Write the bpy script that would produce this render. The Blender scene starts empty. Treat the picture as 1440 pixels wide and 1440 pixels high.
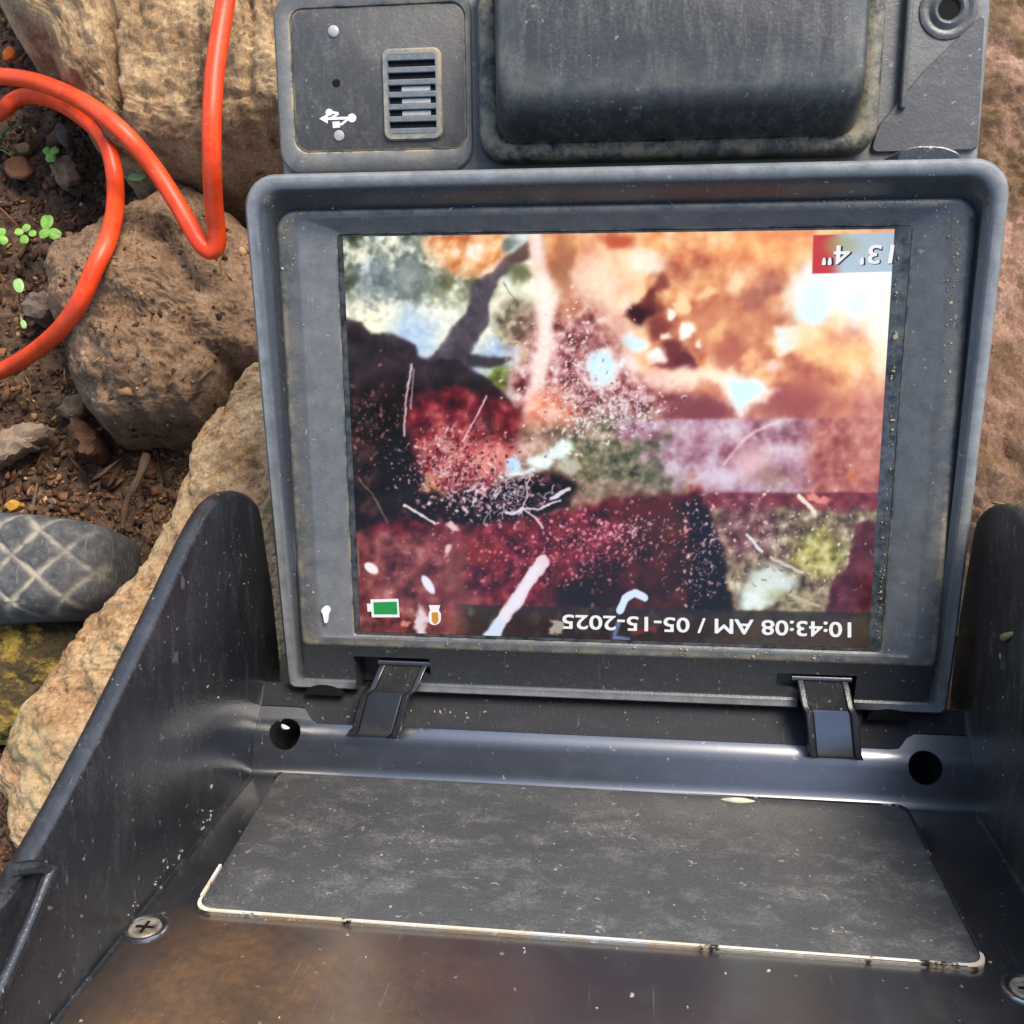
import bpy, bmesh, math, random
import numpy as np
from mathutils import Matrix, Vector

# ------------------------------------------------------------------ camera, light, exposure
scene = bpy.context.scene
COL = scene.collection
PITCH, CAM_H = math.radians(10.0), 0.355
cam_data = bpy.data.cameras.new('camera')
cam_data.sensor_width = 36.0
cam_data.lens = 36.0 * 1413.0 / 1440.0
cam_data.clip_start, cam_data.clip_end = 0.005, 200.0
cam = bpy.data.objects.new('camera', cam_data)
cam.location = (0, 0, CAM_H)
cam.rotation_euler = (PITCH, 0, 0)
COL.objects.link(cam)
scene.camera = cam

SUN_EL, SUN_AZ = math.radians(58), math.radians(40)      # azimuth clockwise from +Y
world = bpy.data.worlds.new('World')
scene.world = world
world.use_nodes = True
wn = world.node_tree
wn.nodes.clear()
sky = wn.nodes.new('ShaderNodeTexSky')
sky.sky_type = 'NISHITA'
sky.sun_disc = False
sky.sun_elevation, sky.sun_rotation = SUN_EL, SUN_AZ
sky.air_density, sky.dust_density, sky.ozone_density = 1.0, 1.5, 1.0
bg = wn.nodes.new('ShaderNodeBackground')
bg.inputs['Strength'].default_value = 0.15
wo = wn.nodes.new('ShaderNodeOutputWorld')
wn.links.new(sky.outputs[0], bg.inputs[0])
wn.links.new(bg.outputs[0], wo.inputs[0])

sun_data = bpy.data.lights.new('sun', 'SUN')
sun_data.energy = 2.4
sun_data.angle = math.radians(25)
sun_data.color = (1.0, 0.90, 0.76)
sun = bpy.data.objects.new('sun', sun_data)
sd = Vector((math.sin(SUN_AZ) * math.cos(SUN_EL), math.cos(SUN_AZ) * math.cos(SUN_EL), math.sin(SUN_EL)))
sun.rotation_euler = sd.to_track_quat('Z', 'Y').to_euler()
COL.objects.link(sun)

scene.view_settings.view_transform = 'Standard'
scene.view_settings.look = 'None'
scene.view_settings.gamma = 1.0
scene.view_settings.use_curve_mapping = False
EXPOSURE = 1.25
scene.view_settings.exposure = EXPOSURE

# ------------------------------------------------------------------ measuring helpers
F, CX = 1413.0, 720.0
RIGHT = np.array([1.0, 0, 0])
UP = np.array([0, math.cos(PITCH), math.sin(PITCH)])
FWD = np.array([0, math.sin(PITCH), -math.cos(PITCH)])
LOC = np.array([0, 0, CAM_H])

def G(u, v, h=0.0):
    """point of the world at height h that the photograph shows at (u, v)"""
    d = (u - CX) / F * RIGHT - (v - CX) / F * UP + FWD
    return LOC + d * ((h - CAM_H) / d[2])

# the monitor's own axes: x across the screen, y up the screen, z out of the screen; millimetres
_r1 = np.array([.99248, -.0183, -.1210]); _r1 /= np.linalg.norm(_r1)
_r2 = np.array([-.00987, .97673, -.2142]); _r2 -= _r1 * (_r1 @ _r2); _r2 /= np.linalg.norm(_r2)
_n = np.cross(_r1, _r2)
if _n[2] > 0: _n = -_n
_t = np.array([.0205, .01463, .21872])
DR = np.stack([_r1, _r2, _n])
DCAM = DR @ (-_t) * 1000

def D(u, v, ax, val):
    d = DR @ np.array([(u - CX) / F, -(v - CX) / F, 1.0])
    return DCAM + (val - DCAM[ax]) / d[ax] * d

def DP(x, y, z):
    q = (np.stack([x, y, z], -1) / 1000) @ DR + _t
    return CX + F * q[..., 0] / q[..., 2], CX - F * q[..., 1] / q[..., 2]

def c2w(q):
    return q[0] * RIGHT + q[1] * UP + q[2] * FWD

DEV_M = Matrix.Identity(4)
for k, a in enumerate((_r1, _r2, _n)):
    wv = c2w(a)
    for i in range(3): DEV_M[i][k] = wv[i]
BASE = np.array([0.0, 0.0, -58.0])           # the root sits at the back of the case
_o = LOC + c2w(_t + (BASE / 1000) @ DR)
DEV_M.translation = Vector(_o)

_rng = np.random.RandomState(7)
_perm = _rng.permutation(256); _perm = np.concatenate([_perm, _perm, _perm])
_grad = _rng.normal(size=(256, 3)); _grad /= np.linalg.norm(_grad, axis=1)[:, None]

def pnoise(p):
    p = np.asarray(p, float)
    i = np.floor(p).astype(int); f = p - i; i &= 255
    w = f * f * f * (f * (f * 6 - 15) + 10)
    out = 0
    for dx in (0, 1):
        for dy in (0, 1):
            for dz in (0, 1):
                h = _perm[_perm[_perm[i[..., 0] + dx] + i[..., 1] + dy] + i[..., 2] + dz]
                g = _grad[h]
                v = g[..., 0] * (f[..., 0] - dx) + g[..., 1] * (f[..., 1] - dy) + g[..., 2] * (f[..., 2] - dz)
                out = out + v * np.where(dx, w[..., 0], 1 - w[..., 0]) * np.where(dy, w[..., 1], 1 - w[..., 1]) * np.where(dz, w[..., 2], 1 - w[..., 2])
    return out * 1.6

def fbm(p, octaves=5, gain=.5):
    p = np.asarray(p, float); a, s = 1.0, 0
    for k in range(octaves):
        s = s + a * pnoise(p + 17.3 * k); p = p * 2.03; a *= gain
    return s

def lin(c):
    """0-255 display colour to linear"""
    c = np.asarray(c, float) / 255
    return np.where(c <= .04045, c / 12.92, ((c + .055) / 1.055) ** 2.4)

# ------------------------------------------------------------------ object helpers
def tag(o, label=None, cat=None, group=None, kind=None):
    if label: o['label'] = label
    if cat: o['category'] = cat
    if group: o['group'] = group
    if kind: o['kind'] = kind
    return o

def empty(name, loc):
    o = bpy.data.objects.new(name, None)
    o.location = loc
    o.empty_display_size = .01
    COL.objects.link(o)
    return o

def link(name, me, mat, parent=None, sharp=40):
    if mat:
        for m in (mat if isinstance(mat, (list, tuple)) else [mat]): me.materials.append(m)
    if sharp is not None and len(me.polygons):
        me.polygons.foreach_set('use_smooth', [True] * len(me.polygons))
        me.set_sharp_from_angle(angle=math.radians(sharp))
    o = bpy.data.objects.new(name, me)
    COL.objects.link(o)
    if parent: o.parent = parent
    return o

class MB:
    """collects shapes in the monitor's millimetres (dev=True) or in world metres"""
    def __init__(s, dev=True): s.v, s.f, s.m, s.d, s.w, s.dev = [], [], [], [], [], dev
    def add(s, vs, fs, mi=0, dirt=None, worn=None):
        o = len(s.v); s.v.extend([tuple(map(float, p)) for p in vs])
        s.f.extend([tuple(o + i for i in f) for f in fs]); s.m.extend([mi] * len(fs))
        s.d.extend([0.0] * len(vs) if dirt is None else list(dirt))
        s.w.extend([0.0] * len(vs) if worn is None else list(worn))
        return s
    def box(s, a, b, mi=0):
        (x0, y0, z0), (x1, y1, z1) = a, b
        vs = [(x0,y0,z0),(x1,y0,z0),(x1,y1,z0),(x0,y1,z0),(x0,y0,z1),(x1,y0,z1),(x1,y1,z1),(x0,y1,z1)]
        return s.add(vs, [(0,3,2,1),(4,5,6,7),(0,1,5,4),(1,2,6,5),(2,3,7,6),(3,0,4,7)], mi)
    def loft(s, loops, cap0=True, cap1=True, closed=True, mi=0, dirt=None, ring=False, worn=None):
        """loops: lists of 3-D points of equal length, joined in order"""
        n = len(loops[0]); vs = [p for l in loops for p in l]; fs = []
        dd = None if dirt is None else [dirt[k] for k in range(len(loops)) for _ in range(n)]
        ww = None if worn is None else [worn[k] for k in range(len(loops)) for _ in range(n)]
        K = len(loops) if ring else len(loops) - 1
        for k in range(K):
            a, b = k * n, ((k + 1) % len(loops)) * n
            for i in range(n if closed else n - 1):
                j = (i + 1) % n
                fs.append((a + i, a + j, b + j, b + i))
        if cap0 and not ring: fs.append(tuple(range(n))[::-1])
        if cap1 and not ring: fs.append(tuple((len(loops) - 1) * n + i for i in range(n)))
        return s.add(vs, fs, mi, dd, ww)
    def prism(s, poly, a0, a1, ax, mi=0):
        """2-D polygon swept along axis ax (0, 1, 2) from a0 to a1"""
        def P(q, a):
            return {0: (a, q[0], q[1]), 1: (q[0], a, q[1]), 2: (q[0], q[1], a)}[ax]
        return s.loft([[P(q, a0) for q in poly], [P(q, a1) for q in poly]], mi=mi)
    def tube(s, pts, r, n=12, mi=0, cap=True):
        pts = [np.asarray(p, float) for p in pts]; loops = []
        t0 = pts[1] - pts[0]; u = np.cross(t0, [0.3, 0.2, 1.0]); u /= np.linalg.norm(u)
        for i, p in enumerate(pts):
            t = pts[min(i + 1, len(pts) - 1)] - pts[max(i - 1, 0)]; t /= np.linalg.norm(t) + 1e-12
            u = u - t * (t @ u); u /= np.linalg.norm(u) + 1e-12; w = np.cross(t, u)
            rr = r[i] if hasattr(r, '__len__') else r
            loops.append([p + rr * (math.cos(a) * u + math.sin(a) * w) for a in np.linspace(0, 2 * math.pi, n, endpoint=False)])
        return s.loft(loops, cap, cap, mi=mi)
    def lathe(s, c, axis, prof, n=32, mi=0):
        """profile of (radius, height) pairs spun about axis through c"""
        c = np.asarray(c, float); ax = np.asarray(axis, float); ax /= np.linalg.norm(ax)
        u = np.cross(ax, [0.31, 0.9, 0.2]); u /= np.linalg.norm(u); w = np.cross(ax, u)
        return s.loft([[c + ax * h + max(r, 1e-4) * (math.cos(a) * u + math.sin(a) * w) for a in np.linspace(0, 2 * math.pi, n, endpoint=False)] for r, h in prof], mi=mi)
    def mesh(s, name):
        me = bpy.data.meshes.new(name)
        vs = np.array(s.v)
        if s.dev: vs = (vs - BASE) / 1000
        me.from_pydata(vs.tolist(), [], s.f)
        if len(set(s.m)) > 1: me.polygons.foreach_set('material_index', s.m)
        for nm, val in (('dirt', s.d), ('worn', s.w)):
            if any(val): me.attributes.new(nm, 'FLOAT', 'POINT').data.foreach_set('value', val)
        bm = bmesh.new(); bm.from_mesh(me)
        bmesh.ops.recalc_face_normals(bm, faces=bm.faces)
        bm.to_mesh(me); bm.free()
        return me
    def build(s, name, mat, parent=None, sharp=40, bevel=None, seg=3):
        o = link(name, s.mesh(name), mat, parent, sharp)
        if bevel:
            m = o.modifiers.new('bevel', 'BEVEL'); m.width = bevel / 1000; m.segments = seg
            m.limit_method = 'ANGLE'; m.angle_limit = math.radians(35)
        return o

def cut(o, cutters):
    """carve closed meshes out of o and keep the result as o's own mesh"""
    for c in cutters:
        m = o.modifiers.new('cut', 'BOOLEAN'); m.operation = 'DIFFERENCE'; m.object = c; m.solver = 'EXACT'
    bpy.context.view_layer.update()
    dg = bpy.context.evaluated_depsgraph_get()
    me = bpy.data.meshes.new_from_object(o.evaluated_get(dg))
    o.modifiers.clear(); o.data = me
    for c in cutters: bpy.data.objects.remove(c)
    me.polygons.foreach_set('use_smooth', [True] * len(me.polygons))
    me.set_sharp_from_angle(angle=math.radians(35))

def rrect(x0, x1, y0, y1, r, n=6, m=8, rb=None):
    """rounded rectangle as a list of (x, y), m points along each straight side"""
    pts = []
    b = r if rb is None else min(r, rb)
    cs = [(x1 - r, y1 - r, 0, r), (x0 + r, y1 - r, 90, r), (x0 + b, y0 + b, 180, b), (x1 - b, y0 + b, 270, b)]
    for k, (cx, cy, a, r) in enumerate(cs):
        arc = [(cx + r * math.cos(math.radians(a + 90 * i / n)), cy + r * math.sin(math.radians(a + 90 * i / n))) for i in range(n + 1)]
        pts += arc
        nx, ny, na, nr = cs[(k + 1) % 4]
        e = (nx + nr * math.cos(math.radians(na)), ny + nr * math.sin(math.radians(na)))
        pts += [(arc[-1][0] + (e[0] - arc[-1][0]) * i / m, arc[-1][1] + (e[1] - arc[-1][1]) * i / m) for i in range(1, m)]
    return pts

def rpoly(q, r, n=5):
    """polygon with its corners rounded"""
    out = []; q = [np.asarray(p, float) for p in q]
    for i in range(len(q)):
        a, b, c = q[i - 1], q[i], q[(i + 1) % len(q)]
        d0 = (a - b) / np.linalg.norm(a - b); d1 = (c - b) / np.linalg.norm(c - b)
        rr = min(r, .45 * np.linalg.norm(a - b), .45 * np.linalg.norm(c - b))
        p0, p1 = b + d0 * rr, b + d1 * rr
        for k in range(n + 1):
            s = k / n; out.append(tuple((1 - s) ** 2 * p0 + 2 * s * (1 - s) * b + s * s * p1))
    return out

def catmull(pts, step):
    pts = [np.asarray(p, float) for p in pts]; out = []
    P = [2 * pts[0] - pts[1]] + pts + [2 * pts[-1] - pts[-2]]
    for i in range(1, len(P) - 2):
        a, b, c, d = P[i - 1:i + 3]; n = max(2, int(np.linalg.norm(c - b) / step))
        for k in range(n):
            t = k / n
            out.append(.5 * (2 * b + (c - a) * t + (2 * a - 5 * b + 4 * c - d) * t * t + (3 * b - a - 3 * c + d) * t ** 3))
    out.append(pts[-1]); return out

# ------------------------------------------------------------------ materials
class NT:
    def __init__(s, name):
        s.m = bpy.data.materials.new(name); s.m.use_nodes = True
        s.t = s.m.node_tree; s.t.nodes.clear()
        s.out = s.t.nodes.new('ShaderNodeOutputMaterial')
        s.b = s.t.nodes.new('ShaderNodeBsdfPrincipled')
        s.t.links.new(s.b.outputs[0], s.out.inputs[0])
        s.co = s.t.nodes.new('ShaderNodeTexCoord').outputs['Object']
    def set(s, sock, v):
        if hasattr(v, 'links'): s.t.links.new(v, sock)
        else: sock.default_value = v
    def map(s, scale, rot=(0, 0, 0), loc=(0, 0, 0)):
        n = s.t.nodes.new('ShaderNodeMapping'); s.t.links.new(s.co, n.inputs[0])
        n.inputs['Scale'].default_value = scale if hasattr(scale, '__len__') else (scale,) * 3
        n.inputs['Rotation'].default_value = rot; n.inputs['Location'].default_value = loc
        return n.outputs[0]
    def noise(s, scale, detail=4, rough=.55, dist=0, rot=(0, 0, 0), loc=(0, 0, 0)):
        n = s.t.nodes.new('ShaderNodeTexNoise'); s.t.links.new(s.map(scale, rot, loc), n.inputs['Vector'])
        n.inputs['Scale'].default_value = 1; n.inputs['Detail'].default_value = detail
        n.inputs['Roughness'].default_value = rough; n.inputs['Distortion'].default_value = dist
        return n.outputs['Fac']
    def voro(s, scale, feature='F1', loc=(0, 0, 0)):
        n = s.t.nodes.new('ShaderNodeTexVoronoi'); n.feature = feature
        s.t.links.new(s.map(scale, loc=loc), n.inputs['Vector']); n.inputs['Scale'].default_value = 1
        return n.outputs['Distance']
    def ramp(s, fac, stops):
        n = s.t.nodes.new('ShaderNodeValToRGB'); s.set(n.inputs[0], fac)
        e = n.color_ramp.elements
        while len(e) < len(stops): e.new(.5)
        for k, (p, c) in enumerate(stops):
            e[k].position = p; e[k].color = (c, c, c, 1) if not hasattr(c, '__len__') else (*c[:3], 1)
        return n.outputs[0]
    def mix(s, fac, a, b, mode='MIX'):
        n = s.t.nodes.new('ShaderNodeMix'); n.data_type = 'RGBA'; n.blend_type = mode
        s.set(n.inputs[0], fac)
        for i, v in ((6, a), (7, b)): s.set(n.inputs[i], v if hasattr(v, 'links') else (*v[:3], 1))
        return n.outputs[2]
    def math(s, op, a, b=0.0, clamp=False):
        n = s.t.nodes.new('ShaderNodeMath'); n.operation = op; n.use_clamp = clamp
        s.set(n.inputs[0], a); s.set(n.inputs[1], b); return n.outputs[0]
    def attr(s, name, out='Fac'):
        n = s.t.nodes.new('ShaderNodeAttribute'); n.attribute_name = name; return n.outputs[out]
    def bump(s, h, strength=.5, dist=.0005, prev=None):
        n = s.t.nodes.new('ShaderNodeBump'); s.set(n.inputs['Height'], h)
        n.inputs['Strength'].default_value = strength; n.inputs['Distance'].default_value = dist
        if prev: s.t.links.new(prev, n.inputs['Normal'])
        return n.outputs[0]
    def done(s, color, rough=.5, normal=None, spec=.5, **kw):
        b = s.b; s.set(b.inputs['Base Color'], color if hasattr(color, 'links') else (*color[:3], 1))
        s.set(b.inputs['Roughness'], rough); b.inputs['Specular IOR Level'].default_value = spec
        if normal: s.t.links.new(normal, b.inputs['Normal'])
        for k, v in kw.items(): s.set(b.inputs[k], v)
        return s.m

def plastic(name, base, dust=(.16, .145, .12), amt=.35, rough=.42, streak=(300, 60, 300), grain=1400, seed=0, dirtcol=(.34, .28, .17), spec=.6, bump=.25, speck=True, coat=0.0, worn_lit_col=(.17, .18, .18)):
    """moulded plastic, scuffed and dusty, with dirt lodged along the edges marked 'dirt'"""
    n = NT(name); L = (seed * 3.7, seed * 1.3, seed * 2.1)
    big = n.ramp(n.noise(38, 5, .7, loc=L), [(.3, 0), (.85, 1)])
    st = n.ramp(n.noise(streak, 6, .72, .3, loc=L), [(.48, 0), (.78, 1)])
    fine = n.ramp(n.noise(1500, 3, .7, loc=L), [(.42, 0), (.7, 1)])
    f = n.math('MULTIPLY', n.math('ADD', n.math('MULTIPLY', big, .4), st), amt)
    f = n.math('MULTIPLY', f, n.math('ADD', n.math('MULTIPLY', fine, .9), .35), True)
    c = n.mix(f, base, dust)
    if speck:
        sp = n.ramp(n.noise(620, 3, .6, loc=L), [(.675, 0), (.70, 1)])
        c = n.mix(n.math('MULTIPLY', sp, .5), c, (.30, .285, .25))
        sc = n.ramp(n.noise((2600, 90, 300), 2, .5, .2, rot=(.3, .2, .5), loc=L), [(.70, 0), (.73, 1)])
        c = n.mix(n.math('MULTIPLY', sc, .25), c, (.18, .175, .165))
    wr = n.math('MULTIPLY', n.attr('worn'), n.ramp(n.noise(240, 4, .7, loc=L), [(.25, .45), (.65, 1)]), True)  # worn: rubbed edges, and light painted on battery and frame
    c = n.mix(wr, c, worn_lit_col)
    d = n.math('MULTIPLY', n.attr('dirt'), n.ramp(n.noise(170, 5, .75, loc=L), [(.42, 0), (.58, 1)]), True)
    c = n.mix(d, c, dirtcol)
    r = n.math('ADD', n.math('MULTIPLY', f, .5), n.math('ADD', n.math('MULTIPLY', d, .4), rough), True)
    nb = n.bump(n.noise(grain, 2, .6), bump, .00025)
    kw = {'Coat Weight': coat, 'Coat IOR': 2.3, 'Coat Roughness': max(.06, rough * .8)} if coat else {}
    return n.done(c, r, nb, spec, **kw)

def rockmat(name, stops, scale=60, lichen=None, lich_t=(.52, .6), lich_s=40, bump=.8, stretch=(1, 1, 1), rough=.92, specks=None, seed=0):
    n = NT(name); L = (seed * 2.7, seed * 1.9, seed)
    s3 = tuple(scale * k for k in stretch)
    c = n.ramp(n.noise(s3, 8, .68, .4, loc=L), stops)
    fine = n.noise(tuple(900 * k for k in stretch), 4, .7, loc=L)
    c = n.mix(.7, c, n.ramp(fine, [(.3, (.25,) * 3), (.5, (.5,) * 3), (.72, (.8,) * 3)]), 'OVERLAY')
    if lichen is not None:
        m = n.ramp(n.noise(lich_s, 7, .7, .5, loc=(seed + 3, 1, 2)), [(lich_t[0], 0), (lich_t[1], 1)])
        c = n.mix(m, c, lichen)
    if specks is not None:
        m = n.ramp(n.noise(420, 4, .7, loc=(seed, 4, 1)), [(.6, 0), (.68, 1)])
        c = n.mix(n.math('MULTIPLY', m, .8), c, specks)
    nb = n.bump(n.noise(tuple(260 * k for k in stretch), 8, .78, .6, loc=L), bump, .0032)
    pit = n.ramp(n.noise(tuple(520 * k for k in stretch), 5, .75, loc=(seed, 9, 2)), [(.28, 0), (.42, 1)])
    c = n.mix(.55, c, n.ramp(pit, [(0, (.45,) * 3), (1, (1,) * 3)]), 'MULTIPLY')
    nb = n.bump(pit, bump * .7, .001, nb)
    nb = n.bump(fine, bump * .6, .0006, nb)
    return n.done(c, rough, nb, .25)

def plain(name, col, rough=.6, spec=.4, var=.25, scale=500, **kw):
    n = NT(name); c = np.asarray(col)
    return n.done(n.ramp(n.noise(scale, 4, .65), [(.3, tuple(c * (1 - var))), (.7, tuple(np.minimum(c * (1 + var), 1)))]), rough, n.bump(n.noise(scale * 2, 3), .2, .0003), spec, **kw)

def by_attr(name, rough=.9, spec=.2, bump=.6, scale=1500, sub=0.0):
    n = NT(name); c = n.attr('tint', 'Color')
    c = n.mix(.5, c, n.ramp(n.noise(scale, 4, .7), [(.3, (.25,) * 3), (.7, (.75,) * 3)]), 'OVERLAY')
    return n.done(c, rough, n.bump(n.noise(scale, 4, .7), bump, .0005), spec)

M = {}
M['housing'] = plastic('housing_plastic', (.062, .061, .060), (.20, .195, .18), .40, .38, (160, 420, 300), seed=1)
M['plate'] = plastic('control_plate_plastic', (.044, .043, .041), (.20, .19, .165), .55, .5, (420, 200, 300), seed=2)
M['frame'] = plastic('frame_plastic', (.022, .025, .029), (.15, .155, .15), .20, .30, (900, 900, 900), seed=3, worn_lit_col=(.25, .265, .265))
M['battery'] = plastic('battery_plastic', (.018, .018, .018), (.17, .17, .155), .62, .40, (420, 70, 200), seed=4, dirtcol=(.24, .21, .13))
M['hood'] = plastic('hood_plastic', (.0105, .011, .0135), (.12, .12, .125), .16, .30, (200, 300, 60), seed=5)
M['wall'] = plastic('hood_wall_plastic', (.0070, .0076, .0105), (.15, .15, .155), .25, .30, (200, 80, 260), seed=6)
M['wall_dusty_lit'] = plastic('dusty_lit_hood_wall_plastic', (.014, .0135, .0125), (.15, .135, .105), .55, .45, (150, 60, 240), seed=9)  # right wall: brown dust, plus its warmer light painted into the colour
M['bar'] = plastic('hinge_plastic', (.012, .012, .014), (.14, .14, .14), .15, .2, seed=7, speck=False, coat=1.0)
M['panel'] = plastic('panel_plastic', (.036, .036, .036), (.25, .24, .215), .50, .5, (120, 200, 180), grain=2200, seed=8, bump=.6)
M['matte'] = plastic('clip_dulling_sheet_plastic', (.012, .012, .012), (.10, .10, .095), .35, .85, seed=13, spec=.15)
M['ledge'] = plastic('hinge_shade_sheet_plastic', (.010, .010, .013), (.12, .12, .125), .18, .62, (60, 300, 300), seed=14, spec=.25)  # for the dark sheet standing for shade over the hinge ledge
M['dark'] = plain('dark_recess', (.004, .004, .004), .8, .2)
M['white'] = plain('white_print', (.62, .63, .62), .6, .4, .12)
M['cream'] = plain('cream_petal', (.46, .42, .32), .7, .3, .15)
M['grey_dot'] = plain('grey_lens', (.33, .33, .33), .35, .5, .15)
M['metal'] = plain('dull_metal', (.27, .235, .18), .55, .5, .7, 500, Metallic=.6)
M['slat'] = plain('grey_slat_plastic', (.13, .145, .15), .45, .4, .25, 700)

# floor of the hood: black, with the screen's brown reflection painted in
def hood_floor_mat():
    n = NT('hood_floor_plastic')
    L = (2, 5, 1)
    st = n.ramp(n.noise((150, 300, 90), 6, .7, .3, loc=L), [(.5, 0), (.8, 1)])
    c = n.mix(n.math('MULTIPLY', st, .16), (.0105, .011, .0135), (.13, .13, .13))
    painted_glow = n.ramp(n.noise((22, 10, 26), 5, .62, .2, loc=(.6, .2, .1)), [(.38, 0), (.68, 1)])
    m = n.math('MULTIPLY', painted_glow, n.attr('painted_glow'), True)
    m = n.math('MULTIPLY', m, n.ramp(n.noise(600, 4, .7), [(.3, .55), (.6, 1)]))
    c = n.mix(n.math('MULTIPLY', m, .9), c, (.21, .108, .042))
    sp = n.ramp(n.noise(560, 3, .6, loc=L), [(.69, 0), (.72, 1)])
    c = n.mix(n.math('MULTIPLY', sp, .5), c, (.30, .28, .25))
    sc = n.ramp(n.noise((2600, 300, 70), 2, .5, .2, rot=(0, .5, 0), loc=L), [(.69, 0), (.73, 1)])
    c = n.mix(n.math('MULTIPLY', sc, .3), c, (.20, .20, .20))
    return n.done(c, n.math('ADD', n.math('MULTIPLY', m, .25), .27), n.bump(n.noise(1500, 2), .10, .0002), .8, **{'Coat Weight': n.math('SUBTRACT', 1.0, m), 'Coat IOR': 2.15, 'Coat Roughness': .24})
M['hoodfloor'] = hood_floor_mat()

def trim_mat(name, t):
    n = NT(name)
    c = n.ramp(n.noise(45, 3, .6, loc=(4, 1, 7)), [(.38, (.56, .55, .49)), (.5, (.55, .50, .40)), (.57, (.56, .43, .30)), (.63, (.50, .50, .47))])
    w = n.ramp(n.noise((150, 150, 150), 5, .7, loc=(1, 2, 3)), [(t, 0), (t + .06, 1)])
    return n.done(n.mix(w, c, (.022, .022, .022)), .8, n.bump(n.noise(900, 3), .4, .0004), .12)
M['trim'] = trim_mat('worn_cream_edge', .57)
M['trim_dark'] = trim_mat('rubbed_edge', .33)

M['cable'] = None
def cable_mat():
    n = NT('orange_cable_jacket')
    c = n.ramp(n.noise(130, 5, .65), [(.35, (.60, .036, .004)), (.65, (.76, .062, .008))])
    d = n.math('MULTIPLY', n.ramp(n.noise((240, 240, 240), 6, .75), [(.54, 0), (.72, 1)]), .5)
    return n.done(n.mix(d, c, (.35, .16, .09)), .42, n.bump(n.noise(1300, 3), .12, .0003), .4)
M['cable'] = cable_mat()

M['tan_rock'] = rockmat('tan_rock', [(.28, (.10, .055, .028)), (.42, (.30, .185, .095)), (.55, (.46, .31, .165)), (.72, (.60, .46, .27))], 70, lichen=(.10, .055, .03), lich_t=(.56, .66), lich_s=(60, 22, 60), stretch=(1, .6, 1), seed=1, specks=(.55, .43, .26))
M['brown_rock'] = rockmat('brown_rock', [(.28, (.085, .050, .028)), (.45, (.22, .135, .078)), (.6, (.33, .21, .125)), (.75, (.45, .31, .19))], 75, seed=2, specks=(.36, .24, .14))
M['long_rock'] = rockmat('ochre_rock', [(.25, (.20, .11, .055)), (.42, (.46, .28, .14)), (.55, (.58, .40, .22)), (.75, (.66, .52, .29))], 65, lichen=(.46, .38, .19), lich_t=(.52, .64), lich_s=30, seed=3, specks=(.17, .14, .08))
M['yellow_rock'] = rockmat('lichen_rock', [(.25, (.035, .026, .014)), (.6, (.10, .075, .035)), (.75, (.17, .13, .06))], 60, lichen=(.42, .29, .055), lich_t=(.45, .53), lich_s=42, seed=4)
M['red_rock'] = rockmat('pink_brown_rock', [(.28, (.09, .045, .027)), (.43, (.23, .125, .078)), (.57, (.36, .21, .14)), (.72, (.50, .33, .25))], 48, lichen=(.17, .105, .05), lich_t=(.46, .60), lich_s=38, stretch=(1, .7, 1), seed=5, specks=(.42, .27, .18))
M['soil'] = rockmat('dark_soil', [(.25, (.040, .024, .016)), (.45, (.115, .070, .043)), (.62, (.20, .127, .077)), (.8, (.31, .21, .135))], 160, seed=6, bump=1.0, specks=(.24, .15, .09))
M['crumb'] = by_attr('soil_crumb')
M['stone'] = by_attr('small_stone', bump=.8)
M['leaf'] = None
def leaf_mat(name, a, b):
    n = NT(name)
    c = n.ramp(n.noise(260, 4, .6), [(.3, a), (.7, b)])
    return n.done(c, .5, n.bump(n.noise(900, 3), .3, .0004), .4, **{'Subsurface Weight': .15, 'Subsurface Radius': (.001, .002, .0005)})
M['leaf'] = leaf_mat('bright_leaf', (.09, .23, .025), (.24, .44, .07))
M['leaf_pale'] = leaf_mat('pale_leaf', (.18, .33, .10), (.32, .47, .17))
M['leaf_dark'] = leaf_mat('dark_leaf', (.025, .06, .018), (.05, .10, .03))
M['tree_leaf'] = plain('tree_leaf', (.045, .085, .025), .5, .4, .4, 3)
M['bark'] = plain('tree_bark', (.10, .07, .05), .9, .2, .4, 20)
M['stem'] = leaf_mat('pale_stem', (.20, .17, .08), (.30, .28, .14))

def boot_mat():
    n = NT('scuffed_grey_rubber')
    c = n.ramp(n.noise(300, 6, .7, .3), [(.3, (.028, .028, .030)), (.55, (.065, .065, .066)), (.75, (.13, .128, .12))])
    g = n.math('MULTIPLY', n.attr('dirt'), n.ramp(n.noise(260, 5, .7), [(.3, .35), (.55, 1)]), True)
    c = n.mix(g, c, (.29, .26, .20))
    sc = n.ramp(n.noise((500, 120, 300), 6, .75, loc=(3, 2, 1)), [(.56, 0), (.7, 1)])
    c = n.mix(n.math('MULTIPLY', sc, .4), c, (.33, .32, .29))
    return n.done(c, .75, n.bump(n.noise(700, 5, .7), .6, .0006), .3)
M['boot'] = boot_mat()

# ------------------------------------------------------------------ ground
def ground_h(x, y):
    p = np.stack([x, y, np.zeros_like(x)], -1)
    ox = np.maximum(np.maximum(-.24 - x, x + .05), 0); oy = np.maximum(np.maximum(-.19 - y, y - .27), 0)
    near = np.exp(-(ox ** 2 + oy ** 2) / .05 ** 2)
    return (.006 * fbm(p * 14, 3) * np.exp(-(x ** 2 + y ** 2) / 4) + (.0042 * np.abs(fbm(p * 60 + 3, 4)) + .0020 * fbm(p * 230, 3)) * near) - .004

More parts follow.
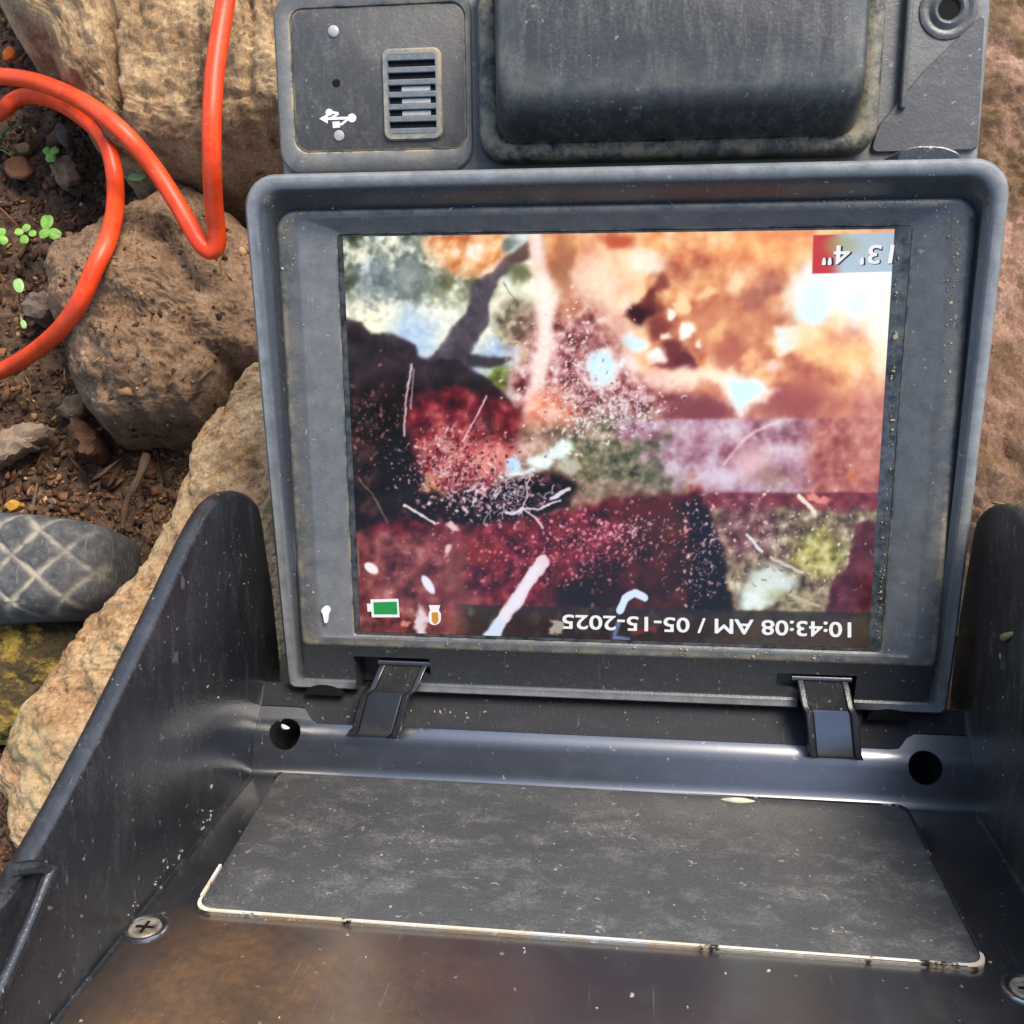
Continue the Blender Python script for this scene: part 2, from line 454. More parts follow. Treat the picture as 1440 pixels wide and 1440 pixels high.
def sinh_axis(lo, hi, n0, far, n1):
    a = np.linspace(lo, hi, n0)
    st = (hi - lo) / n0 * np.cumsum(1.28 ** np.arange(n1)); st = st * (far / st[-1])
    return np.concatenate([lo - st[::-1], a, hi + st])
gx = sinh_axis(-.24, -.05, 200, 60, 36); gy = sinh_axis(-.19, .27, 400, 60, 36)
X, Y = np.meshgrid(gx, gy)
Z = ground_h(X, Y)
nx, ny = len(gx), len(gy)
idx = np.arange(nx * ny).reshape(ny, nx)
faces = np.stack([idx[:-1, :-1], idx[:-1, 1:], idx[1:, 1:], idx[1:, :-1]], -1).reshape(-1, 4)
def np_mesh(name, verts, quads):
    me = bpy.data.meshes.new(name)
    me.vertices.add(len(verts)); me.vertices.foreach_set('co', np.asarray(verts, np.float32).ravel())
    k = quads.shape[1]
    me.loops.add(quads.size); me.loops.foreach_set('vertex_index', quads.ravel().astype(np.int32))
    me.polygons.add(len(quads)); me.polygons.foreach_set('loop_start', np.arange(0, quads.size, k, dtype=np.int32))
    me.update(calc_edges=True); me.validate()
    return me
me = np_mesh('ground', np.stack([X, Y, Z], -1).reshape(-1, 3), faces)
tag(link('ground', me, M['soil'], sharp=None), 'dark brown crumbly garden soil', kind='structure')
me.polygons.foreach_set('use_smooth', [True] * len(me.polygons))

# ------------------------------------------------------------------ rocks
def inside(poly, u, v):
    poly = np.asarray(poly, float); r = np.zeros(np.shape(u), bool)
    for (x0, y0), (x1, y1) in zip(poly, np.roll(poly, -1, 0)):
        c = ((y0 > v) != (y1 > v)) & (u < (x1 - x0) * (v - y0) / (y1 - y0 + 1e-12) + x0)
        r ^= c
    return r

OUT, ROCKZ = [], []
def rock(name, label, outline, h_edge, h_top, mat, seed, rough=.004, lump=.006, p=2.6, centre=None, crack=None, tilt=(0, 0), freq=1.0, strata=0, facet=0.0):
    OUT.append(outline)
    W = np.array([G(u, v, h_edge)[:2] for u, v in outline])
    loop = [W[i] for i in range(len(W))]
    cl = np.array(catmull(loop + loop[:1], .003))[:-1]
    c = W.mean(0) if centre is None else G(*centre, h_edge)[:2]
    # even spacing round the outline
    seg = np.linalg.norm(np.roll(cl, -1, 0) - cl, axis=1); s = np.concatenate([[0], np.cumsum(seg)])
    N = 300; q = np.linspace(0, s[-1], N, endpoint=False)
    ext = np.vstack([cl, cl[:1]]); cl = np.stack([np.interp(q, s, ext[:, k]) for k in (0, 1)], -1)
    p3 = np.concatenate([cl, np.full((N, 1), seed * 1.7)], 1)
    out = cl - c; dirn = out / np.linalg.norm(out, axis=1)[:, None]
    cl = cl + dirn * (.0022 * fbm(p3 * 90 * freq, 4))[:, None]
    K = 110
    t = np.concatenate([np.linspace(0.0, .8, 70), np.linspace(.8, 1, K - 70 + 1)[1:]])
    xy = c + (cl - c)[None] * t[:, None, None]
    prof = np.power(np.clip(1 - t ** p, 0, 1), .5)
    z = h_edge + (h_top - h_edge) * prof[:, None] + np.zeros((1, N))
    P = np.concatenate([xy, np.full(xy.shape[:2] + (1,), seed * 3.1)], -1)
    fade = np.clip(prof * 1.6, .25, 1)[:, None]
    big = lump * fbm(P * 22 * freq, 3) + rough * .4 * (np.abs(pnoise(P * 48 * freq + 2)) - np.abs(pnoise(P * 110 * freq + 4)) * .6)
    if facet:
        a = P * 34 * freq; big = big + facet * (np.abs(pnoise(a)) - .4 * np.abs(pnoise(a * 2.3 + 5)))
    z = z + (big + rough * .5 * (np.abs(fbm(P * 75 * freq, 5, .6)) - .3) + rough * .17 * fbm(P * 420, 4, .65)) * fade
    z += (xy[..., 0] - c[0]) * tilt[0] * prof[:, None] + (xy[..., 1] - c[1]) * tilt[1] * prof[:, None]
    if crack:
        for ck, wd, dp in crack:
            ck = [G(u, v, h_top) for u, v in ck]; best = np.full(z.shape, 9.0)
            for a, b in zip(ck[:-1], ck[1:]):
                ab = (b - a)[:2]; ap = xy - a[:2]
                k = np.clip((ap @ ab) / (ab @ ab), 0, 1)
                best = np.minimum(best, np.linalg.norm(ap - k[..., None] * ab, axis=-1))
            best = best + .0012 * fbm(P * 160, 3)
            z -= dp * np.exp(-(best / wd) ** 2)
    v = np.concatenate([xy, z[..., None]], -1)
    ROCKZ.append(v.reshape(-1, 3).copy())
    sk1 = np.concatenate([cl + dirn * .002, np.full((N, 1), h_edge * .4)], 1)[None]
    sk2 = np.concatenate([cl - dirn * .004, np.full((N, 1), -.03)], 1)[None]
    v = np.concatenate([v, sk1, sk2], 0); R = v.shape[0]
    ii = np.arange(R * N).reshape(R, N)
    f = np.stack([ii[:-1], np.roll(ii[:-1], -1, 1), np.roll(ii[1:], -1, 1), ii[1:]], -1)[1:].reshape(-1, 4)
    tri = [(ii[1, i], ii[1, (i + 1) % N], ii[0, 0]) for i in range(N)]
    org = np.array([c[0], c[1], 0.0]); v = v - org
    me = bpy.data.meshes.new(name)
    me.from_pydata(v.reshape(-1, 3).tolist(), [], [tuple(x) for x in f[:, ::-1].tolist()] + [(a, b, d) for a, b, d in tri])
    bm = bmesh.new(); bm.from_mesh(me)
    bmesh.ops.delete(bm, geom=[q for q in bm.verts if not q.link_faces], context='VERTS')
    bmesh.ops.recalc_face_normals(bm, faces=bm.faces); bm.to_mesh(me); bm.free()
    o = link(name, me, mat, sharp=None); me.polygons.foreach_set('use_smooth', [True] * len(me.polygons))
    o.location = org
    return tag(o, label, 'rock')

rock('rock', 'large tan rock with a dark vertical crack behind the orange cable',
     [(-10, -160), (16, -10), (30, 45), (40, 88), (72, 112), (100, 128), (112, 165), (135, 188), (168, 222), (182, 243), (215, 252), (262, 258), (310, 258), (350, 250), (398, 238), (560, 230), (760, 120), (760, -160), (400, -260), (120, -240)],
     .030, .068, M['tan_rock'], 1, rough=.007, lump=.006, p=7, centre=(330, 40), facet=.004,
     crack=[([(148, -60), (150, 20), (147, 55), (152, 90), (150, 125), (147, 170)], .0016, .010), ([(196, 180), (190, 120), (205, 60), (190, 0), (180, -60)], .0012, .0022), ([(345, 120), (355, 40), (350, -40)], .0012, .003)])
rock('rock', 'rounded brown rock caked with dirt under the bend of the orange cable',
     [(82, 430), (86, 388), (126, 345), (185, 312), (232, 290), (264, 276), (300, 292), (350, 330), (420, 400), (440, 480), (400, 530), (345, 545), (328, 572), (292, 602), (245, 618), (208, 612), (168, 617), (142, 596), (126, 565), (118, 528), (106, 500), (97, 478)],
     .014, .046, M['brown_rock'], 2, rough=.0048, lump=.007, p=3.2, facet=.008, centre=(235, 450))
rock('rock', 'long ochre rock with pale lichen running under the monitor hood',
     [(375, 515), (335, 560), (302, 610), (290, 655), (274, 705), (244, 758), (200, 815), (150, 870), (118, 918), (92, 955), (58, 1003), (30, 1052), (20, 1092), (26, 1148), (42, 1186), (84, 1215), (190, 1240), (420, 1200), (620, 1050), (680, 800), (640, 620), (520, 520)],
     .034, .064, M['long_rock'], 3, rough=.007, lump=.005, p=5, facet=.006, centre=(330, 870))
rock('rock', 'low dark rock covered in yellow lichen below the rubber boot',
     [(-120, 850), (60, 852), (128, 868), (142, 898), (118, 945), (82, 985), (50, 1032), (22, 1044), (-10, 1042), (-120, 1060)],
     .008, .026, M['yellow_rock'], 4, rough=.004, lump=.004, p=3, centre=(10, 950))
rock('rock', 'broad pinkish brown rock along the right side of the monitor',
     [(1330, -120), (1600, -160), (1800, 100), (1820, 500), (1750, 800), (1500, 900), (1330, 860), (1180, 700), (1120, 400), (1150, 60)],
     .030, .070, M['red_rock'], 5, rough=.006, lump=.008, p=5, centre=(1450, 360))

# ------------------------------------------------------------------ the tree over the spot, which the gloss and the glass mirror
def tree():
    r = np.random.RandomState(9)
    o = empty('tree', (-2.6, -1.7, 0)); tag(o, 'leafy tree leaning over the spot, mirrored in the glossy plastic', 'tree')
    m = MB(dev=False)
    tp = [(0, 0, -.05), (.05, .02, 1.2), (.3, .15, 2.3), (.8, .4, 3.2), (1.2, .7, 4.2)]
    p = catmull([np.array(q, float) for q in tp], .15); m.tube(p, [.17 - .13 * i / len(p) for i in range(len(p))], 12)
    for k in range(9):
        a = r.uniform(0, 6.28); b = np.array(p[int(len(p) * r.uniform(.45, .95))]); e = b + np.array([math.cos(a), math.sin(a), .55]) * r.uniform(.7, 1.3)
        q = catmull([b, (b + e) / 2 + np.array([0, 0, .12]), e], .12); m.tube(q, [.05 - .042 * i / len(q) for i in range(len(q))], 7)
    m.build('trunk', M['bark'], o, sharp=60)
    V, Fq = [], []; n = 0
    cl = [np.array([1.1, .6, 3.6]) + np.array([1.5, 1.3, 1.0]) * (lambda d: d / np.linalg.norm(d) * r.uniform(.2, 1) ** .5)(r.normal(size=3)) for _ in range(110)]
    for c in cl:
        for _ in range(60):
            q = c + r.normal(size=3) * .17; a, b = r.normal(size=3), r.normal(size=3); a /= np.linalg.norm(a); b -= a * (a @ b); b /= np.linalg.norm(b)
            s = r.uniform(.03, .065); V += [q - a * s, q + b * s * .5, q + a * s, q - b * s * .5]; Fq.append((n, n + 1, n + 2, n + 3)); n += 4
    me = np_mesh('crown', np.array(V), np.array(Fq)); link('crown', me, M['tree_leaf'], o, sharp=None)
tree()

# ------------------------------------------------------------------ rubber boot toe
def boot():
    poly = [(-420, 716), (-200, 716), (0, 723), (70, 728), (130, 736), (152, 743), (163, 760), (165, 790), (163, 815), (155, 842), (138, 858), (105, 869), (0, 876), (-200, 886), (-420, 890)]
    OUT.append(poly)
    hb = .030
    W = np.array([G(u, v, hb)[:2] for u, v in poly]); c = G(-110, 800, hb)[:2]
    seg = np.linalg.norm(np.roll(W, -1, 0) - W, axis=1)
    Wr = np.array(rpoly(W, .0025, 5)); ext = np.vstack([Wr, Wr[:1]])
    s = np.concatenate([[0], np.cumsum(np.linalg.norm(np.diff(ext, axis=0), axis=1))])
    N = 420; q = np.linspace(0, s[-1], N, endpoint=False)
    cl = np.stack([np.interp(q, s, ext[:, k]) for k in (0, 1)], -1)
    K = 170; t = np.linspace(0.02, 1, K)
    xy = c + (cl - c)[None] * t[:, None, None]
    prof = np.power(np.clip(1 - t ** 7, 0, 1), .5)[:, None]
    z = hb + .020 * prof + np.zeros((1, N))
    # groove lattice, in plan
    o = G(51, 809, .048)[:2]; a = (G(87, 773, .048) - G(51, 809, .048))[:2]; b = (G(83, 838, .048) - G(51, 809, .048))[:2]
    B = np.linalg.inv(np.stack([a, b], 1)); ab = (xy - o) @ B.T
    d = np.minimum(np.abs(ab[..., 0] - np.round(ab[..., 0])) * np.linalg.norm(a), np.abs(ab[..., 1] - np.round(ab[..., 1])) * np.linalg.norm(b))
    P = np.concatenate([xy, np.zeros(xy.shape[:2] + (1,))], -1)
    d = d + .0006 * fbm(P * 260, 4) + .0010 * np.clip(fbm(P * 70 + 4, 2), 0, 1)
    g = np.exp(-(d / .0011) ** 2)
    z = z - .0013 * g * prof + .0006 * fbm(P * 120, 4)
    v = np.concatenate([xy, z[..., None]], -1)
    low = []
    for k, (off, h) in enumerate([(.0003, .024), (.0000, .021), (.0002, .017), (-.0006, .006), (-.003, .001)]):
        dr = cl - c; dr = dr / np.linalg.norm(dr, axis=1)[:, None]
        low.append(np.concatenate([cl + dr * off, np.full((N, 1), h)], 1))
    v = np.concatenate([v, np.array(low)], 0); R = v.shape[0]
    ii = np.arange(R * N).reshape(R, N)
    f = np.stack([ii[:-1], ii[1:], np.roll(ii[1:], -1, 1), np.roll(ii[:-1], -1, 1)], -1).reshape(-1, 4)
    org = np.array([c[0], c[1], 0]); v = v - org
    me = bpy.data.meshes.new('rubber_boot')
    me.from_pydata(v.reshape(-1, 3).tolist(), [], [tuple(x) for x in f.tolist()] + [tuple(ii[0].tolist()), tuple(ii[-1][::-1].tolist())])
    at = me.attributes.new('dirt', 'FLOAT', 'POINT')
    at.data.foreach_set('value', np.concatenate([(np.exp(-(d / .0009) ** 2) * prof).ravel(), np.zeros(5 * N)]))
    bm = bmesh.new(); bm.from_mesh(me); bmesh.ops.recalc_face_normals(bm, faces=bm.faces); bm.to_mesh(me); bm.free()
    o = link('rubber_boot', me, M['boot'], sharp=50); o.location = org
    tag(o, 'scuffed grey rubber boot toe with dirt filled diamond grooves', 'boot')
boot()

# ------------------------------------------------------------------ orange cable
def cable():
    A = [(324, -60, .094), (317, 0, .090), (306, 70, .088), (301, 115, .087), (298, 170, .085), (298, 225, .080), (300, 280, .070), (304, 318, .062), (305, 342, .058), (299, 353, .0565), (290, 350, .056), (279, 338, .057), (250, 288, .058), (217, 237, .062), (180, 193, .068), (139, 158, .068), (97, 133, .058), (47, 114, .044), (0, 107, .036), (-70, 104, .022)]
    loopout = [(-190, 100, .012), (-300, 135, .008), (-300, 200, .008), (-190, 215, .008), (-70, 190, .010)]
    Bp = [(0, 158, .017), (17, 143, .018), (36, 135, .020), (64, 138, .0300), (90, 148, .038), (113, 163, .044), (140, 187, .046), (155, 217, .044), (162, 258, .044), (161, 300, .052), (150, 342, .059), (133, 378, .060), (112, 425, .056), (83, 465, .045), (42, 499, .029), (0, 522, .016), (-70, 548, .008), (-260, 590, .005)]
    pts = [G(*p) for p in A + loopout + Bp]
    m = MB(dev=False); sm = catmull(pts, .0018)
    m.tube(sm, .00285, 16)
    o = m.build('orange_cable', M['cable'], sharp=60)
    tag(o, 'bright orange cable looping over the rocks and soil', 'cable')
cable()

# ------------------------------------------------------------------ small stones, chips, plants
rnd = random.Random(11)
def pebble_mesh(name, poly, thick, col, tiltv=(0, 0), seed=0, dome=.35):
    """flat-bottomed stone with an irregular outline: poly in plan metres about its centre"""
    poly = np.array(catmull(list(poly) + [poly[0]], .0012))[:-1]
    n = len(poly); rings = []
    for s, h in ((1.0, -.4), (1.04, .25), (1.02, .6), (.94, .84), (.75, .97), (.5, 1.03), (.25, 1.0 + dome * .2)):
        jit = 1 + .05 * np.array([pnoise([math.cos(k * 6.28 / n) * 2 + seed, math.sin(k * 6.28 / n) * 2, h * 2]) for k in range(n)])
        z = thick * (h + .40 * np.array([float(pnoise([p[0] * 300 + seed, p[1] * 300, 1.5])) for p in poly * s]))
        jit = jit * (1 + .20 * np.array([float(fbm([p[0] * 500 + seed, p[1] * 500, h + seed], 3)) for p in poly * s]))
        q = poly * s * jit[:, None]
        rings.append(np.concatenate([q, (z + q[:, 0] * tiltv[0] + q[:, 1] * tiltv[1])[:, None]], 1))
    m = MB(dev=False); m.loft([list(r) for r in rings])
    me = m.mesh(name)
    at = me.color_attributes.new('tint', 'FLOAT_COLOR', 'POINT')
    at.data.foreach_set('color', [c for _ in range(len(me.vertices)) for c in (*col, 1.0)])
    return me

def stone(name, cat, label, pts, h, thick, col, tiltv=(0, 0), group=None):
    W = np.array([G(u, v, h)[:2] for u, v in pts]); c = W.mean(0)
    me = pebble_mesh(name, W - c, thick, tuple(lin(col) * np.array([.72, .66, .58])), tiltv, seed=len(bpy.data.objects))
    o = link(name, me, M['stone'], sharp=22); o.location = (c[0], c[1], h)
    return tag(o, label, cat, group)

stone('wood_chip', 'wood chip', 'flat square grey wood chip inside the lower cable loop', [(72, 234), (100, 223), (115, 254), (90, 264)], .005, .0035, (150, 122, 100), (.1, -.15))
stone('pebble', 'pebble', 'small oval grey pebble just above the square wood chip', [(82, 186), (90, 180), (101, 190), (102, 203), (95, 210), (86, 200)], .005, .004, (128, 118, 108))
stone('wood_chip', 'wood chip', 'tiny pale wood chip beside the brightest seedling', [(22, 207), (38, 203), (42, 212), (28, 217)], .006, .002, (140, 118, 92))
stone('pebble', 'pebble', 'rounded grey pebble left of the brown rock', [(36, 440), (48, 424), (66, 418), (82, 424), (78, 446), (64, 455), (46, 450)], .006, .007, (118, 106, 100))
stone('pebble', 'pebble', 'angular grey stone wedge lying against the brown rock', [(84, 580), (104, 564), (124, 562), (128, 576), (108, 594)], .005, .006, (142, 120, 100), (.1, .3))
stone('pebble', 'pebble', 'small grey stone next to the angular stone wedge', [(76, 568), (90, 558), (98, 562), (88, 574)], .005, .004, (112, 98, 86))
stone('clod', 'soil clod', 'dark brown clod of soil below the brown rock', [(106, 612), (120, 598), (140, 610), (150, 630), (140, 650), (118, 642)], .006, .010, (98, 72, 56))
stone('bark_piece', 'bark', 'weathered grey piece of bark flat on the soil', [(-10, 628), (20, 606), (48, 600), (72, 606), (60, 622), (20, 646), (-10, 655)], .006, .005, (150, 135, 122), (.05, .1))
stone('leaf_scrap', 'leaf', 'orange scrap of dry leaf above the upper cable strand', [(4, 76), (14, 68), (24, 74), (20, 84), (8, 86)], .008, .0015, (216, 112, 52))
stone('wood_chip', 'wood chip', 'rust coloured wood chip to the left of the square grey chip', [(8, 232), (30, 222), (44, 236), (36, 252), (14, 250)], .004, .0025, (128, 92, 66))
stone('wood_chip', 'wood chip', 'pale curled wood chip beside the largest seedling', [(96, 330), (104, 328), (108, 345), (102, 354), (97, 342)], .006, .0025, (170, 140, 106))
stone('wood_chip', 'wood chip', 'yellow fragment of wood on the soil above the boot', [(8, 712), (22, 704), (32, 712), (20, 720)], .010, .003, (206, 160, 70))
m = MB(dev=False)
pts = catmull([G(206, 640, .012), G(200, 660, .014), (G(190, 682, .014)), G(178, 706, .012), G(172, 742, .010)], .002)
m.tube(pts, [.0016 - .0007 * k / len(pts) + .0003 * math.sin(k * 1.7) for k in range(len(pts))], 9)
me = m.mesh('twig'); at = me.color_attributes.new('tint', 'FLOAT_COLOR', 'POINT')
at.data.foreach_set('color', [c for _ in range(len(me.vertices)) for c in (*(lin((88, 70, 56)) * .8), 1.0)])
tag(link('twig', me, M['stone'], sharp=60), 'short grey twig poking out of the soil right of the boot', 'twig')

# mid-size stones scattered through the soil: separate objects sharing one description
def soil_spot(u, v):
    return not any(inside(o, np.array([u]), np.array([v]))[0] for o in OUT)
base_peb = [pebble_mesh('soil_stone', [(.5 * k * math.cos(a) * rnd.uniform(.7, 1.2), .5 * k * math.sin(a) * rnd.uniform(.7, 1.2)) for a in np.linspace(0, 6.28, 7)[:-1]], k * .6, tuple(lin(c) * .8), seed=i)
            for i, (k, c) in enumerate([(.0035, (112, 84, 62)), (.004, (88, 66, 50)), (.0032, (124, 98, 74)), (.0045, (100, 82, 68)), (.003, (124, 80, 56)), (.0038, (74, 54, 42))])]
for b in base_peb: b.materials.append(M['stone'])
peb_word = ['brown stone', 'dark brown clod', 'tan stone', 'grey brown stone', 'rust red chip', 'nearly black clod']
k = 0
while k < 60:
    u, v = rnd.uniform(-20, 330), rnd.uniform(-10, 1230)
    if not soil_spot(u, v) or (v > 880 and u > 60): continue
    h = float(ground_h(*[np.array([q]) for q in G(u, v, 0)[:2]])[0])
    p = G(u, v, h + .001)
    w = rnd.randrange(6); o = bpy.data.objects.new('soil_stone', base_peb[w]); COL.objects.link(o)
    o.location = p; o.rotation_euler = (rnd.uniform(-.5, .5), rnd.uniform(-.5, .5), rnd.uniform(0, 6.28))
    s = rnd.uniform(.4, 1.0); o.scale = (s * rnd.uniform(.7, 1.2), s, s)
    tag(o, 'small ' + peb_word[w] + ' half sunk in the crumbly soil', 'stone', 'small ' + peb_word[w] + 's strewn through the soil')
    k += 1

def crumbs():
    r = np.random.RandomState(5)
    bm = bmesh.new(); bmesh.ops.create_icosphere(bm, subdivisions=1, radius=1)
    bv = np.array([v.co[:] for v in bm.verts]); bf = np.array([[v.index for v in f.verts] for f in bm.faces]); bm.free()
    pal = lin([(50, 35, 26), (66, 47, 34), (84, 60, 44), (102, 74, 53), (108, 74, 50), (112, 76, 54), (132, 98, 70), (92, 78, 66), (170, 134, 94), (160, 116, 50)])
    prob = np.array([.17, .18, .17, .14, .11, .09, .05, .05, .03, .01])
    V, Fc, C = [], [], []; off = 0; n = 0
    while n < 8050:
        u, v = r.uniform(-60, 400), r.uniform(-40, 1240)
        p = None
        if not soil_spot(u, v):
            if n > 7600 and inside(OUT[1], np.array([u]), np.array([v]))[0]:
                w = G(u, v, .045); z = ROCKZ[1]; q = z[np.argmin((z[:, 0] - w[0]) ** 2 + (z[:, 1] - w[1]) ** 2)]; p = q - np.array([0, 0, .0002])
            else: continue
        elif n > 7600: continue
        if p is None: p = G(u, v, float(ground_h(*[np.array([q]) for q in G(u, v, 0)[:2]])[0]))
        s = (.00042 if n <= 7600 else .0004) * math.exp(r.normal(0, .55)) * (1.25 if v > 600 else 1)
        sc = s * np.array([r.uniform(.7, 2.0), r.uniform(.6, 1.2), r.uniform(.35, .9)])
        if r.rand() < .10: sc = s * np.array([r.uniform(3, 6), .45, .4])
        a, b = r.uniform(0, 6.28), r.normal(0, .4)
        w = bv * (1 + .42 * r.normal(size=(len(bv), 1))) * sc
        ca, sa, cb, sb = math.cos(a), math.sin(a), math.cos(b), math.sin(b)
        w = np.stack([w[:, 0] * cb + w[:, 2] * sb, w[:, 1], -w[:, 0] * sb + w[:, 2] * cb], 1)
        w = np.stack([w[:, 0] * ca - w[:, 1] * sa, w[:, 0] * sa + w[:, 1] * ca, w[:, 2]], 1)
        pr = prob.copy()
        if v > 640: pr[4:7] *= 1.6; pr /= pr.sum()
        V.append(w + p + [0, 0, s * .3]); Fc.append(bf + off); off += len(bv)
        C.append(np.repeat(pal[r.choice(10, p=pr)][None] * r.uniform(.8, 1.2), len(bv), 0)); n += 1
    me = np_mesh('soil_crumbs', np.concatenate(V), np.concatenate(Fc))
    at = me.color_attributes.new('tint', 'FLOAT_COLOR', 'POINT')
    c = np.concatenate(C); at.data.foreach_set('color', np.concatenate([c, np.ones((len(c), 1))], 1).astype(np.float32).ravel())
    tag(link('soil_crumbs', me, M['crumb'], sharp=None), 'loose crumbs of soil and bark mulch', 'soil', kind='stuff')
crumbs()

def leaf_mesh(m, c, size, ang, asp=.75, tilt=.25, notch=0.0, mi=0):
    n = 14; rows = []
    ca, sa = math.cos(ang), math.sin(ang)
    for k in (0, .35, .7, 1.0):
        row = []
        for a in np.linspace(0, 2 * math.pi, n, endpoint=False):
            rr = k * (1 - notch * max(0, math.cos(a)) ** 6)
            x, y = size * rr * math.cos(a), size * asp * rr * math.sin(a)
            z = size * (.18 * (1 - k * k) - .08 * math.exp(-(y / (size * .15)) ** 2)) + tilt * x
            row.append((c[0] + x * ca - y * sa, c[1] + x * sa + y * ca, c[2] + z))
        rows.append(row)
    under = [[(p[0], p[1], p[2] - .00025) for p in row] for row in rows[::-1]]
    m.loft(rows + under, cap0=False, cap1=False, mi=mi)

def seedling(label, leaves, root, mat='leaf', h=.012):
    base = G(root[0], root[1], .0)
    o = empty('seedling', base); tag(o, label, 'seedling')
    for (u, v, px, ang, asp, notch) in leaves:
        hh = h + rnd.uniform(-.002, .003)
        c = G(u, v, hh) - base; s = px / 2 / F * (CAM_H - hh)
        m = MB(dev=False); leaf_mesh(m, c, s, ang, asp, rnd.uniform(-.2, .2), notch)
        m.build('leaf', M[mat], o, sharp=60)
        m = MB(dev=False); m.tube(catmull([(0, 0, -.002), c * .5 + np.array([0, 0, .001]), c - np.array([0, 0, .0004])], .002), .00045, 6)
        m.build('stem', M['stem'], o, sharp=60)
    return o
seedling('bright green seedling nearest the grey oval pebble', [(66, 212, 15, 2.4, .8, .3), (77, 211, 15, .8, .8, .3), (71, 222, 17, -1.5, .9, .3)], (70, 220))
seedling('largest clover like seedling at the middle of the soil patch', [(66, 311, 27, 1.6, .72, .25), (62, 328, 20, 3.6, .75, .2), (77, 329, 22, -.4, .8, .2)], (70, 345), 'leaf', .016)
seedling('clump of small seedling leaves left of the largest seedling', [(26, 326, 14, 3.0, .8, .2), (37, 320, 15, 1.2, .8, .2), (46, 328, 13, .1, .8, .2), (34, 337, 15, -1.6, .9, .2)], (36, 332))
seedling('seedling cut off by the edge of the picture', [(2, 326, 16, 1.6, .8, .2), (5, 338, 16, -1.0, .8, .2)], (-2, 335))
seedling('single leaf seedling just below the largest seedling', [(75, 356, 20, .4, .7, .1)], (68, 366), 'leaf', .010)
seedling('pale drooping seedling next to the rounded grey pebble', [(26, 401, 26, 2.0, .6, .1), (33, 456, 14, -1.2, .6, .1)], (30, 440), 'leaf_pale', .014)
seedling('pale oval leaf seedling between the two cable strands', [(193, 248, 28, .2, .5, 0)], (205, 262), 'leaf_pale', .030)
seedling('dark green seedling in the shade above the brown rock', [(190, 304, 30, .8, .8, 0), (198, 312, 18, -.9, .7, 0)], (192, 318), 'leaf_dark', .016)
# grass tuft at the left edge
tuft = empty('grass_tuft', G(-4, 225, 0)); tag(tuft, 'thin dark grass tuft at the edge of the soil patch', 'grass')
for (u, v, u2, v2) in [(-4, 225, 40, 175), (-2, 228, 14, 212), (-6, 220, 10, 196), (0, 228, 20, 222)]:
    a, b = G(u, v, 0) - np.array(tuft.location), G(u2, v2, .012) - np.array(tuft.location)
    m = MB(dev=False); pts = catmull([a, (a + b) / 2 + np.array([0, .001, .006]), b], .002)
    m.tube(pts, [.0008 * (1 - .85 * i / len(pts)) for i in range(len(pts))], 5)
    m.build('blade', M['leaf_dark'], tuft, sharp=60)

# ------------------------------------------------------------------ the inspection monitor
root = bpy.data.objects.new('inspection_monitor', None)
COL.objects.link(root); root.matrix_world = DEV_M; root.empty_display_size = .02
tag(root, 'worn black inspection monitor with its lit screen facing up and hood folded open', 'monitor')

ZH = -12.0                                                   # face of the rear housing
def h2(u, v, z=ZH): return tuple(D(u, v, 2, z)[:2])

# rear housing: closed body with rounded rims, then the surround of the control plate
m = MB()
def hl(x0, x1, y0, y1, r, z): return [(x, y, z) for x, y in rrect(x0, x1, y0, y1, r)]
m.loft([hl(-70, 72, -52, 90, 8, -58), hl(-74.5, 76.5, -56, 95, 8, -52), hl(-74.5, 76.5, -56, 95, 7, ZH - 3.2), hl(-74.1, 76.1, -55.6, 94.6, 6.8, ZH - 1.6), hl(-73, 75, -54.6, 93.5, 6, ZH - .4), hl(-71.4, 73.4, -53, 92, 5, ZH)], dirt=[0, 0, 0, .05, .2, .05], worn=[0, 0, .3, .8, .7, .1])
housing = m.build('rear_housing', M['housing'], root)
p = [h2(409, 14), h2(654, 2), h2(657, 206), h2(416, 218)]
px0, px1 = (p[0][0] + p[3][0]) / 2, (p[1][0] + p[2][0]) / 2; py1, py0 = (p[0][1] + p[1][1]) / 2, (p[2][1] + p[3][1]) / 2
sur = [rrect(px0 - 3.6, px1 + 1.4, py0 - 4.5, py1 + 3, 5), rrect(px0 - 3.2, px1 + 1.1, py0 - 4.0, py1 + 2.6, 4.6), rrect(px0 - .5, px1 + .5, py0 - .5, py1 + .5, 3.2), rrect(px0 - .1, px1 + .1, py0 - .1, py1 + .1, 3), rrect(px0, px1, py0, py1, 2.9)]
m = MB()
m.loft([[(x, y, z) for x, y in l] for l, z in zip([sur[0]] + sur, [ZH - .5, ZH + .5, ZH + .9, ZH + .9, ZH + .6, ZH - .5])], cap0=False, cap1=False, dirt=[0, 0, 0, .2, 1.0, .8], worn=[.3, .5, .3, .5, 0, 0])
m.build('control_surround', M['housing'], housing)
m = MB(); q0, q1 = rrect(px0 + .1, px1 - .1, py0 + .1, py1 - .1, 2.8), rrect(px0 + .5, px1 - .5, py0 + .5, py1 - .5, 2.6)
m.loft([[(x, y, ZH - .4) for x, y in q0], [(x, y, ZH + .15) for x, y in q0], [(x, y, ZH + .35) for x, y in q1]], dirt=[0, .8, 0])
m.build('control_plate', M['plate'], housing)
ZP = ZH + .35
